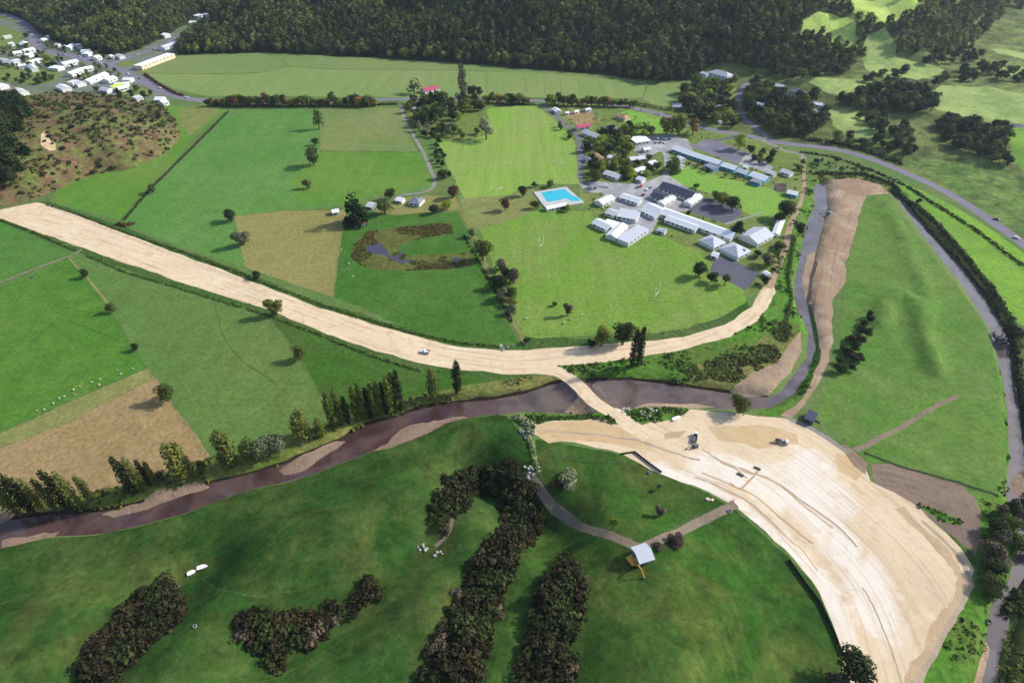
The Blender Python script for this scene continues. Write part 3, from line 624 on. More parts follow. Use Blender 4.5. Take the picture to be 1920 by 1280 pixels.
plain('bark',A(92,78,64),.9); plain('barkpale',A(150,142,130),.9)
def quads(C,Nrm,S,rg):
    """leaf quads at centres C facing Nrm with half sizes S"""
    n=len(C); r=rg.normal(size=(n,3)); u=np.cross(Nrm,r); u/=np.linalg.norm(u,axis=1)[:,None]+1e-9; v=np.cross(Nrm,u)
    S=S[:,None]; a=S*rg.uniform(.7,1.2,(n,1)); 
    V=np.stack([C-u*S-v*a*.3,C+u*S*.2-v*a,C+u*S+v*a*.3,C-u*S*.2+v*a],1).reshape(-1,3)
    return V,np.arange(4*n).reshape(n,4)
def crown_np(kind,seed,n,ls):
    rg=np.random.RandomState(seed); Ls=[]
    if kind in('round','open'):
        k=13 if kind=='round' else 9
        for i in range(k):
            d=rg.normal(size=3); d/=np.linalg.norm(d); q=rg.uniform(.35,1)
            c=np.array([0,0,.5])+d*np.array([.29,.29,.34])*q; Ls.append((c,rg.uniform(.11,.2),np.ones(3)))
        if kind=='round': Ls.append((np.array([0,0,.52]),.29,np.ones(3)))
    elif kind=='poplar':
        for i in range(15):
            z=.06+.9*(i+.5)/15; w=.105*math.sin(PI*min(1,(z+.04)/1.06)**.95)**.7+.012
            for j in range(2):
                a=rg.uniform(0,2*PI); Ls.append((np.array([math.cos(a)*w*.35,math.sin(a)*w*.35,z]),w*.95,np.array([1,1,1.6])))
    elif kind=='cone':
        for i in range(9):
            z=.08+.88*i/9; w=.30*(1-z)**.75+.03
            for j in range(max(2,int(7*(1-z)))):
                a=rg.uniform(0,2*PI); Ls.append((np.array([math.cos(a)*w*.6,math.sin(a)*w*.6,z]),w*.5,np.array([1,1,.8])))
    elif kind=='scrub':
        for i in range(9):
            a=rg.uniform(0,2*PI); q=rg.uniform(0,.42); Ls.append((np.array([math.cos(a)*q,math.sin(a)*q,.42+rg.uniform(-.15,.22)*(1-q)]),rg.uniform(.16,.27),np.array([1,1,.85])))
    elif kind=='tall':
        for i in range(10):
            z=.25+.7*(i+.5)/10; w=.2*math.sin(PI*min(1,z))**.6+.03; a=rg.uniform(0,2*PI)
            Ls.append((np.array([math.cos(a)*w*.6,math.sin(a)*w*.6,z]),w*.75,np.array([1,1,1.1])))
    wts=np.array([l[1]**2 for l in Ls]); idx=rg.choice(len(Ls),n,p=wts/wts.sum())
    c=np.array([l[0] for l in Ls])[idx]; r=np.array([l[1] for l in Ls])[idx]; s=np.array([l[2] for l in Ls])[idx]
    lt=rg.rand(len(Ls))[idx]
    d=rg.normal(size=(n,3)); d[:,2]=d[:,2]*.8+.25; d/=np.linalg.norm(d,axis=1)[:,None]
    C=c+d*s*(r*rg.uniform(.72,1.08,n))[:,None]
    Nn=d+rg.normal(size=(n,3))*.42; Nn/=np.linalg.norm(Nn,axis=1)[:,None]
    V,F=quads(C,Nn,ls*rg.uniform(.6,1.3,n),rg)
    return V,F,np.clip(lt*.65+rg.rand(n)*.45,0,1)
CR={}
def crown(kind,mat,var,n=None,ls=None):
    k=(kind,mat,var,n)
    if k not in CR:
        dn={'round':520,'open':210,'poplar':1100,'cone':620,'scrub':300,'tall':260}[kind]; dl={'round':.05,'open':.05,'poplar':.02,'cone':.04,'scrub':.085,'tall':.045}[kind]
        V,F,T=crown_np(kind,var*7+len(kind),n or dn,ls or dl); CR[k]=mesh_np('crown',V,F,MATS[mat],T)
    return CR[k]
def trunk_mesh(kind,pale=False):
    k=('trunk',kind,pale)
    if k not in CR:
        m=MB(); top={'poplar':.9,'cone':.85,'tall':.8}.get(kind,.55); r={'poplar':.018,'cone':.02,'tall':.02}.get(kind,.035)
        m.tube((0,0,-.04),(0,0,top*.5),r,r*.7,7).tube((0,0,top*.5),(.01,.01,top),r*.7,r*.2,7)
        if kind in('round','open','scrub'):
            for a in (0.3,2.2,4.4,5.4): m.tube((0,0,.28),(.2*math.cos(a),.2*math.sin(a),.62),r*.5,r*.15,5)
        elif kind=='tall':
            for i,a in enumerate((0.3,2.2,4.4,5.4)): m.tube((0,0,.3+.1*i),(.12*math.cos(a),.12*math.sin(a),.5+.1*i),r*.4,r*.12,5)
        CR[k]=m.mesh('trunk',MATS['barkpale' if pale else 'bark'])
    return CR[k]
rt=random.Random(11)
def tree(px,base,top,kind,mat,name,label,group=None,cat='tree',wr=1.0,height=None,xy=None,pale=False,sink=.2):
    cw={'poplar':.13,'cone':.3,'tall':.22,'scrub':.5}.get(kind,.42)*wr
    if xy is None:
        lo,hi=.8,60; zg=hz(*g(px,base))
        for _ in range(18):
            m=(lo+hi)/2; r=cw*m; x,y=flat(px,base,zg+.12*m); y+=.75*r
            tp=min(proj(x,y+.55*r,zg+.9*m)[1],proj(x,y,zg+m)[1])
            if tp>top: lo=m
            else: hi=m
        height=m
    else: x,y=xy
    z=hz(x,y)-sink
    o=empty(name,(x,y,z),rt.uniform(0,6.28)); v=rt.randrange(3)
    put(trunk_mesh(kind,pale),'trunk',o,sc_=(height*max(wr,.8),)*2+(height,))
    fine=y<480 and kind!='poplar'
    put(crown(kind,mat,v,*((1500,.03 if kind!='scrub' else .045) if fine else (None,None))),'crown',o,sc_=(height*wr*rt.uniform(.9,1.1),height*wr*rt.uniform(.9,1.1),height*rt.uniform(.97,1.03)))
    return tag(o,label,cat,group)
ORD=['first','second','third','fourth','fifth','sixth','seventh','eighth','ninth','tenth','eleventh','twelfth','thirteenth','fourteenth','fifteenth','sixteenth','seventeenth','eighteenth','nineteenth','twentieth','twenty-first','twenty-second','twenty-third','twenty-fourth','twenty-fifth','twenty-sixth','twenty-seventh','twenty-eighth','twenty-ninth','thirtieth','thirty-first','thirty-second','thirty-third','thirty-fourth','thirty-fifth','thirty-sixth','thirty-seventh','thirty-eighth','thirty-ninth','fortieth']
# single trees standing in the open
ST_=[(430,416,388,'round','l_dark','round_tree','dark round tree at the top left corner of the tan paddock',1.15),
(450,463,424,'open','l_grey','sparse_tree','sparse greyish tree on the left edge of the tan paddock',1.3),
(513,594,549,'open','l_poplar','sparse_tree','straggly tree standing at the lower edge of the earth road',1.1),
(584,311,271,'round','l_round','round_tree','largest grey green tree in the big left paddock',1.0),
(590,272,256,'round','l_dark','round_tree','small dark tree just above the largest tree of the big left paddock',1.1),
(596,240,204,'tall','l_round','upright_tree','upright thin crowned tree near the top edge of the big left paddock',1.1),
(574,354,331,'round','l_round','round_tree','small lone green tree below the largest tree of the left paddock',1.0),
(157,522,502,'round','l_dark','round_tree','small tree on the fence line nearest the start of the track by the earth road',1.1),
(206,588,565,'round','l_round','round_tree','small olive tree halfway down the fence line of the bright green paddock',1.2),
(252,659,641,'round','l_dark','round_tree','small tree at the corner where bright green and brown paddocks meet',1.1),
(308,757,716,'round','l_round','round_tree','round tree on the right edge of the brown ploughed paddock',1.05),
(560,678,645,'round','l_round','round_tree','round tree alone on the boundary of the two green paddocks below the road',1.0),
(905,491,443,'round','l_round','round_tree','large round tree beside the reedy pond at the sports field edge',1.0),
(884,446,427,'round','l_round','round_tree','small round tree above the large one by the reedy pond',1.1),
(947,396,369,'round','l_rust','round_tree','reddish brown tree on the dry grass between the sports fields',1.1),
(1130,654,608,'round','l_olive','round_tree','broad olive tree beside the bend of the earth road',1.05),
(1171,652,598,'round','l_dark','round_tree','dark dense tree between the olive tree and the two poplars',1.0),
(1111,652,634,'scrub','l_dark','bush','low dark bush at the left foot of the olive roadside tree',1.0),
(1391,779,735,'round','l_olive','round_tree','round olive tree growing beside the river above the construction site',1.15),
(1604,1300,1205,'round','l_dark','round_tree','big dark tree at the foot of the silt fence on the bottom edge',1.0),
(1575,1310,1258,'round','l_bushgrey','round_tree','lower greyish tree left of the big dark tree on the bottom edge',1.2),
(1314,522,483,'round','l_conifer','round_tree','dark round tree at the left corner of the lower asphalt court',1.15),
(1337,532,507,'round','l_dark','round_tree','smaller dark tree touching the left corner of the lower asphalt court',1.3),
(1362,538,508,'open','l_grey','sparse_tree','thin greyish tree overhanging the near edge of the lower asphalt court',1.1),
(1384,444,413,'round','l_conifer','round_tree','green round tree between the upper court and the white hall',1.1),
(1184,337,314,'round','l_yellow','round_tree','bright yellow tree among the school buildings',1.25),
(1263,322,282,'cone','l_round','conical_tree','dark conical tree at the left end of the oval lawn',1.25),
(1252,252,212,'round','l_olive','round_tree','left one of three big yellowish trees above the car park',1.0),
(1276,253,206,'round','l_olive','round_tree','tallest and middle one of the big yellowish trees above the car park',1.0),
(1302,252,221,'round','l_autumn','round_tree','right and orange tinged one of the big trees above the car park',1.1),
(1389,281,250,'round','l_lime','round_tree','round lime green tree beside the main road near the junction',1.2),
(664,420,351,'cone','l_conifer','conifer_tree','huge dark conifer beside the farm with the red shed',1.1),
(1656,0,0,None,None,None,None,1),
(848,372,343,'round','l_rust','round_tree','dark reddish tree at the end of the farm drive',1.1),
(829,336,312,'round','l_dark','round_tree','dark tree inside the bend of the farm drive',1.2),
(719,403,365,'round','l_round','round_tree','green grey tree in the farm garden right of the huge conifer',1.2),
(730,374,348,'round','l_dark','round_tree','dark tree above the farm garden beside the small white shed',1.1),
(812,402,380,'round','l_dark','round_tree','low dark tree right of the grey roofed farmhouse',1.3),
(837,394,370,'round','l_lime','round_tree','lime tinged tree at the right end of the farm garden',1.2),
(944,396,396,None,None,None,None,1),
(775,176,144,'open','l_grey','sparse_tree','pale grey tree left of the red roofed house',1.3),
(911,262,217,'open','l_pale','pale_tree','silvery pale tree at the right corner of the homestead grove',1.2),
(1344,376,354,'round','l_round','round_tree','green tree at the left end of the row above the upper court',1.3),
(1357,388,353,'round','l_olive','round_tree','yellow tipped tree in the middle of the row above the upper court',1.2),
(1376,396,360,'round','l_conifer','round_tree','dark green tree at the right end of the row above the upper court',1.2),
(1478,412,366,'round','l_dark','round_tree','tall dark tree beside the track at the right end of the oval lawn',1.1),
(1463,418,392,'round','l_dark','round_tree','lower dark tree left of the tall dark tree by the track',1.1),
(1442,500,470,'open','l_bushgrey','sparse_tree','reddish grey tree right of the lower asphalt court',1.4),
(1458,470,455,'round','l_dark','round_tree','small dark tree beside the track above the lower court',1.2),
(1436,535,515,'round','l_dark','round_tree','small dark bush where the track meets the earth road',1.2),
(1394,480,466,'round','l_olive','round_tree','small olive tree at the corner of the grey classroom block',1.3),
(1064,398,382,'round','l_lime','round_tree','small lime green bush on the lower right side of the swimming pool',1.2),
(1003,392,372,'round','l_dark','round_tree','dark tree left of the white pool building',1.2),
(980,368,345,'round','l_dark','round_tree','dark shrub tree on the lawn at the top left of the pool',1.0),
(1002,352,340,'round','l_dark','round_tree','left one of two low trees behind the pool',1.4),
(1032,352,334,'round','l_round','round_tree','right one of two low trees behind the pool',1.4),
(1070,921,880,'scrub','l_pale','flowering_bush','pale flowering bush beside the bend of the gravel track',1.5),
(1050,918,896,'scrub','l_rust','bush','brownish bush touching the left side of the pale flowering bush',1.5),
(1152,995,966,'open','l_lime','sparse_tree','small yellow green tree above the gravel track',.8),
(1240,970,941,'open','l_bushgrey','sparse_tree','thin grey tree alone inside the enclosed green paddock',.9),
(1268,1027,998,'scrub','l_purple','bush','purple brown bush below the gravel track right of the white shed',1.6),
(1237,1030,1012,'scrub','l_bushgrey','bush','greyish bush between the white shed and the purple bush',1.6),
(1236,920,905,'open','l_grey','sparse_tree','tiny sapling near the top of the enclosed green paddock',.7),
(1066,592,562,'open','l_bushgrey','sparse_tree','bare grey tree standing on the lower sports field edge',.8),
(1040,575,564,'round','l_round','round_tree','tiny round tree left of the bare grey tree on the sports field',1.2),
(988,645,627,'round','l_dark','round_tree','dark shrub tree at the bottom corner of the sports field',1.2),
(283,362,342,'round','l_round','round_tree','bushy tree on the hedge line below the scrubby left hill',1.0),
(1724,380,368,'scrub','l_dark','bush','dark bush on the lime green paddock by the highway',1.0),
(1906,640,598,'round','l_dark','round_tree','dark tree at the right edge beside the river bend',1.2),
(480,524,505,'round','l_dark','round_tree','dark bush tree on the upper verge of the earth road below the tan paddock',1.5),
(1500,445,418,'round','l_conifer','round_tree','green tree on the narrow strip between the track and the river',1.0),
(1056,396,384,'scrub','l_dark','bush','dark bush below the white pool building',1.0),
(868,180,118,'tall','l_grey','upright_tree','tall pale hedge tree on the boundary across the far paddock',.5),
(1515,415,400,None,None,None,None,1)]
for t in ST_:
    if t[3] is None: continue
    tree(t[0],t[1],t[2],t[3],t[4],t[5],t[6],wr=t[7],cat='bush' if 'bush' in t[5] else 'tree')
# poplars
def row(pts,kind,mats,name,fmt,group,wr=1,**kw):
    for i,(x,b,t) in enumerate(pts):
        tree(x,b,t,kind,mats[i%len(mats)],name,fmt%ORD[i],group,wr=wr*rt.uniform(.9,1.12),**kw)
row([(22,965,878),(52,962,884),(74,955,896),(98,957,892),(122,957,880),(140,952,882),(166,938,888)],'poplar',['l_poplar','l_poplardark','l_poplar'],'poplar_tree','%s poplar from the left edge in the row below the brown paddock','poplars at the bottom left corner',.68)
row([(244,924,851),(262,918,852),(277,908,860),(290,908,864)],'poplar',['l_poplardark','l_poplar'],'poplar_tree','%s poplar from the left in the clump of four below the brown paddock','clump of four poplars',.68)
row([(336,900,829),(347,892,827)],'poplar',['l_poplar'],'poplar_tree','%s poplar from the left in the broad pair below the brown paddock','pair of broad poplars',1.15)
row([(426,876,804)],'poplar',['l_poplar'],'poplar_tree','%s and only broad poplar right of the brown paddock corner','lone broad poplar',1.3)
row([(568,828,768),(600,820,782)],'poplar',['l_poplar','l_olive'],'poplar_tree','%s low poplar from the left beside the long poplar row','low poplars beside the long row',1.4)
row([(622,800,734),(637,793,726),(652,792,740),(668,786,722),(680,783,714),(692,782,722),(702,780,713),(714,777,708),(722,773,712),(731,770,700),(740,767,694),(749,764,690)],'poplar',['l_poplar','l_poplar','l_poplardark'],'poplar_tree','%s poplar from the left in the long row above the river','long poplar row above the river',.68)
row([(812,747,688)],'poplar',['l_poplar'],'poplar_tree','%s poplar right of the long row, paler and broader','pale lone poplar',1.0)
row([(857,733,670)],'poplar',['l_poplardark'],'poplar_tree','%s dark slim poplar standing in front of the earth road','dark slim poplar',.75)
row([(1186,684,612),(1198,680,611)],'poplar',['l_poplardark'],'poplar_tree','%s dark poplar from the left in front of the road bend','pair of dark slim poplars',.62)
row([(468,878,822),(490,868,812),(515,858,808),(378,888,860),(300,905,880)],'round',['l_round','l_grey','l_grey','l_olive','l_bushgrey'],'round_tree','%s bushy tree counted from those nearest the poplars on the river margin','bushy trees on the river margin',1.0)
# avenue along the main road
pts=[];x=388
while x<742:
    b=199+rt.uniform(-1,1); h=rt.choice([13,17,20,23,26]) if x>420 else 16; pts.append((x,b,b-h)); x+=rt.uniform(7,9.5)
row([p for p in pts][:40],'round',['l_dark','l_olive','l_dark','l_autumn','l_olive','l_round','l_rust','l_lime'],'avenue_tree','%s tree from the left in the avenue between the town and the homestead','avenue along the main road, left part',1.15)
pts=[];x=916
while x<1196:
    if 992<x<1026: x=1030
    b=193+(x-916)*.03+rt.uniform(-1,1); pts.append((x,b,b-rt.choice([13,16,19,22,24]))); x+=rt.uniform(7,9.5)
row(pts[:40],'round',['l_olive','l_round','l_autumn','l_olive','l_lime','l_dark','l_olive'],'avenue_tree','%s tree from the left in the avenue right of the homestead','avenue along the main road, right part',1.2)
# scattered groves: polygon, count, height range, mats
def inpoly(x,y,p):
    c=False
    for i in range(len(p)):
        x0,y0=p[i];x1,y1=p[i-1]
        if (y0>y)!=(y1>y) and x<(x1-x0)*(y-y0)/(y1-y0)+x0: c=not c
    return c
BLD=[]   # pixel footprints to keep clear, filled by the building list
def scatter(poly,spacing,rg,clear=True):
    w=[g(*p) for p in poly]; xs=[p[0] for p in w]; ys=[p[1] for p in w]; out=[]; y=min(ys)
    while y<max(ys):
        x=min(xs)
        while x<max(xs):
            q=(x+rg.uniform(-.45,.45)*spacing,y+rg.uniform(-.45,.45)*spacing)
            if inpoly(q[0],q[1],w):
                ok=True
                if clear:
                    for bx,by,br in BLD:
                        if (q[0]-bx)**2+(q[1]-by)**2<br*br: ok=False;break
                if ok: out.append(q)
            x+=spacing
        y+=spacing
    return out
ROADS=[r['w2'] for r in P if r['name']=='road']
def offroad(q,d):
    return min(float(segdist(np.array([q[0]]),np.array([q[1]]),r,False)[0]) for r in ROADS)>d
def grove(poly,spacing,hr,kinds,name,label,group,cat='tree',wr=1.15,clear=True,road=7,parts=True):
    pts=[q for q in scatter(poly,spacing,rt,clear) if offroad(q,road)]
    for q in pts:
        k,m=rt.choice(kinds); h=rt.uniform(*hr)
        if parts: tree(0,0,0,k,m,name,label,group,cat,wr*rt.uniform(.85,1.2),h,q)
        else:
            o=put(crown(k,m,rt.randrange(3)),name,None,(q[0],q[1],hz(*q)-.3),rt.uniform(0,6.28),(h*wr,h*wr,h)); tag(o,label,cat,group)
    return len(pts)
# ------------------------------------------------------------------ buildings
for n_,c in dict(white=A(245,248,252,.85),offwhite=A(225,228,232,.8),grey=A(150,156,170),slate=A(88,92,112),red=A(190,90,120,.85),redbrown=A(150,80,70,.8),blue=A(90,160,200,.8),tan=A(200,160,120,.8),pale=A(208,214,224,.8),green=A(200,225,90,.8)).items():
    roofm('r_'+n_,c)
plain('wall_white',A(225,225,222,.85)); plain('wall_cream',A(220,200,170,.8)); plain('wall_grey',A(150,150,155)); plain('wall_peach',A(236,206,180,.85)); plain('wall_blue',A(110,170,205,.85)); plain('wall_dark',A(80,80,90))
plain('glass',A(40,50,62),.15,.1,spec=.6); plain('door',A(90,70,60),.5); plain('concrete',A(190,190,188),.85); plain('metal',A(180,184,190),.4,metal=.3)
WIN={}
def house(name,label,x1,y1,x2,y2,w,roof='r_white',wall='wall_white',hw=2.8,rise=None,cat='building',group=None,win=2,kind='gable',chim=False,L=None):
    """ridge runs between two pixels; w = width in metres"""
    gz=hz(*g((x1+x2)/2,(y1+y2)/2)); zr=hw+(1.5 if kind=='gable' else .2)
    def onplane(px,py):
        dx,dy,dz=ray(px,py); t=(gz+zr-H)/dz; return Vector((dx*t,dy*t))
    a=onplane(x1,y1); b=onplane(x2,y2); c=(a+b)/2; d=b-a; l=L or max(d.length,4); ang=math.atan2(d.y,d.x)
    gz=min(hz(c.x+sx*l*.4,c.y+sy*w*.4) for sx in(-1,0,1) for sy in(-1,0,1)) if abs(c.y)>0 else gz
    top=max(hz(c.x+sx*l*.4,c.y+sy*w*.4) for sx in(-1,0,1) for sy in(-1,0,1))
    z0=gz-.3; hwall=hw+(top-gz)
    o=empty(name,(c.x,c.y,z0),ang); hw_=hwall+.3
    rise=rise if rise is not None else w*.2
    m=MB()
    if kind=='gable':
        m.v+= [(-l/2,-w/2,0),(l/2,-w/2,0),(l/2,w/2,0),(-l/2,w/2,0),(-l/2,-w/2,hw_),(l/2,-w/2,hw_),(l/2,w/2,hw_),(-l/2,w/2,hw_),(-l/2,0,hw_+rise),(l/2,0,hw_+rise)]
        m.f+=[(0,1,5,4),(2,3,7,6),(1,2,6,9,5),(3,0,4,8,7)]
        m.build('wall',MATS[wall],o)
        e=.5; s=rise/(w/2); r=MB(); t=.14
        for sg in(-1,1):
            pr=[(0,hw_+rise+.03),(0,hw_+rise+t),(sg*(w/2+e),hw_-e*s+t),(sg*(w/2+e),hw_-e*s+.03)]
            if sg<0: pr=pr[::-1]
            Mx=Matrix(((0,1,0,0),(1,0,0,0),(0,0,1,0),(0,0,0,1)))
            r.prism(pr,-l/2-.4,l/2+.4,Mx)
        ro=r.build('roof',MATS[roof],o)
    elif kind=='hip':
        m.box(-l/2,l/2,-w/2,w/2,0,hw_); m.build('wall',MATS[wall],o); e=.5; q=max(.5,l/2-w/2)
        V=[(-l/2-e,-w/2-e,hw_+.02),(l/2+e,-w/2-e,hw_+.02),(l/2+e,w/2+e,hw_+.02),(-l/2-e,w/2+e,hw_+.02),(-q,0,hw_+rise+.5),(q,0,hw_+rise+.5)]
        ro=MB().poly(V,[(0,1,5,4),(1,2,5),(2,3,4,5),(3,0,4),(3,2,1,0)]).build('roof',MATS[roof],o)
    else:
        m.box(-l/2,l/2,-w/2,w/2,0,hw_); m.build('wall',MATS[wall],o); e=.35
        V=[(-l/2-e,-w/2-e,hw_+.02),(l/2+e,-w/2-e,hw_+.02),(l/2+e,w/2+e,hw_+.02),(-l/2-e,w/2+e,hw_+.02),(-l/2-e,-w/2-e,hw_+.25),(l/2+e,-w/2-e,hw_+.25),(l/2+e,w/2+e,hw_+.6),(-l/2-e,w/2+e,hw_+.6)]
        ro=MB().poly(V,[(0,3,2,1),(4,5,6,7),(0,1,5,4),(1,2,6,5),(2,3,7,6),(3,0,4,7)]).build('roof',MATS[roof],o)
    if chim: MB().box(-.5,.5,-.4,.4,0,1.6).build('chimney',MATS['wall_grey'],ro).location=(l*.2,w*.12,hw_+rise*.6)
    # windows down both long walls, a door on the near one
    n=max(win,1); ww=min(2.2,l/(n+1)*.6)
    if ('w',round(ww,1)) not in WIN: WIN[('w',round(ww,1))]=MB().box(-ww/2,ww/2,-.05,.05,-.65,.65).mesh('window',MATS['glass'])
    if 'd' not in WIN: WIN['d']=MB().box(-.5,.5,-.06,.06,0,2.05).mesh('door',MATS['door'])
    if win:
        zc=hw_-1.25
        for sg in(-1,1):
            for i in range(win):
                px=-l/2+l*(i+1)/(win+1)
                put(WIN[('w',round(ww,1))],'window',o,(px,sg*(w/2+.01),zc))
    put(WIN['d'],'door',o,(-l/2+l*.5/(win+1),-(w/2+.01),max(.3,hw_-hw)))
    BLD.append((c.x,c.y,max(l,w)*.5+2.5))
    if l>2*w:
        BLD.pop()
        k=int(l/w)+1
        for i in range(k):
            t=(i+.5)/k; p=a+(b-a)*t; BLD.append((p.x,p.y,w*.6+2.5))
    return tag(o,label,cat,group)
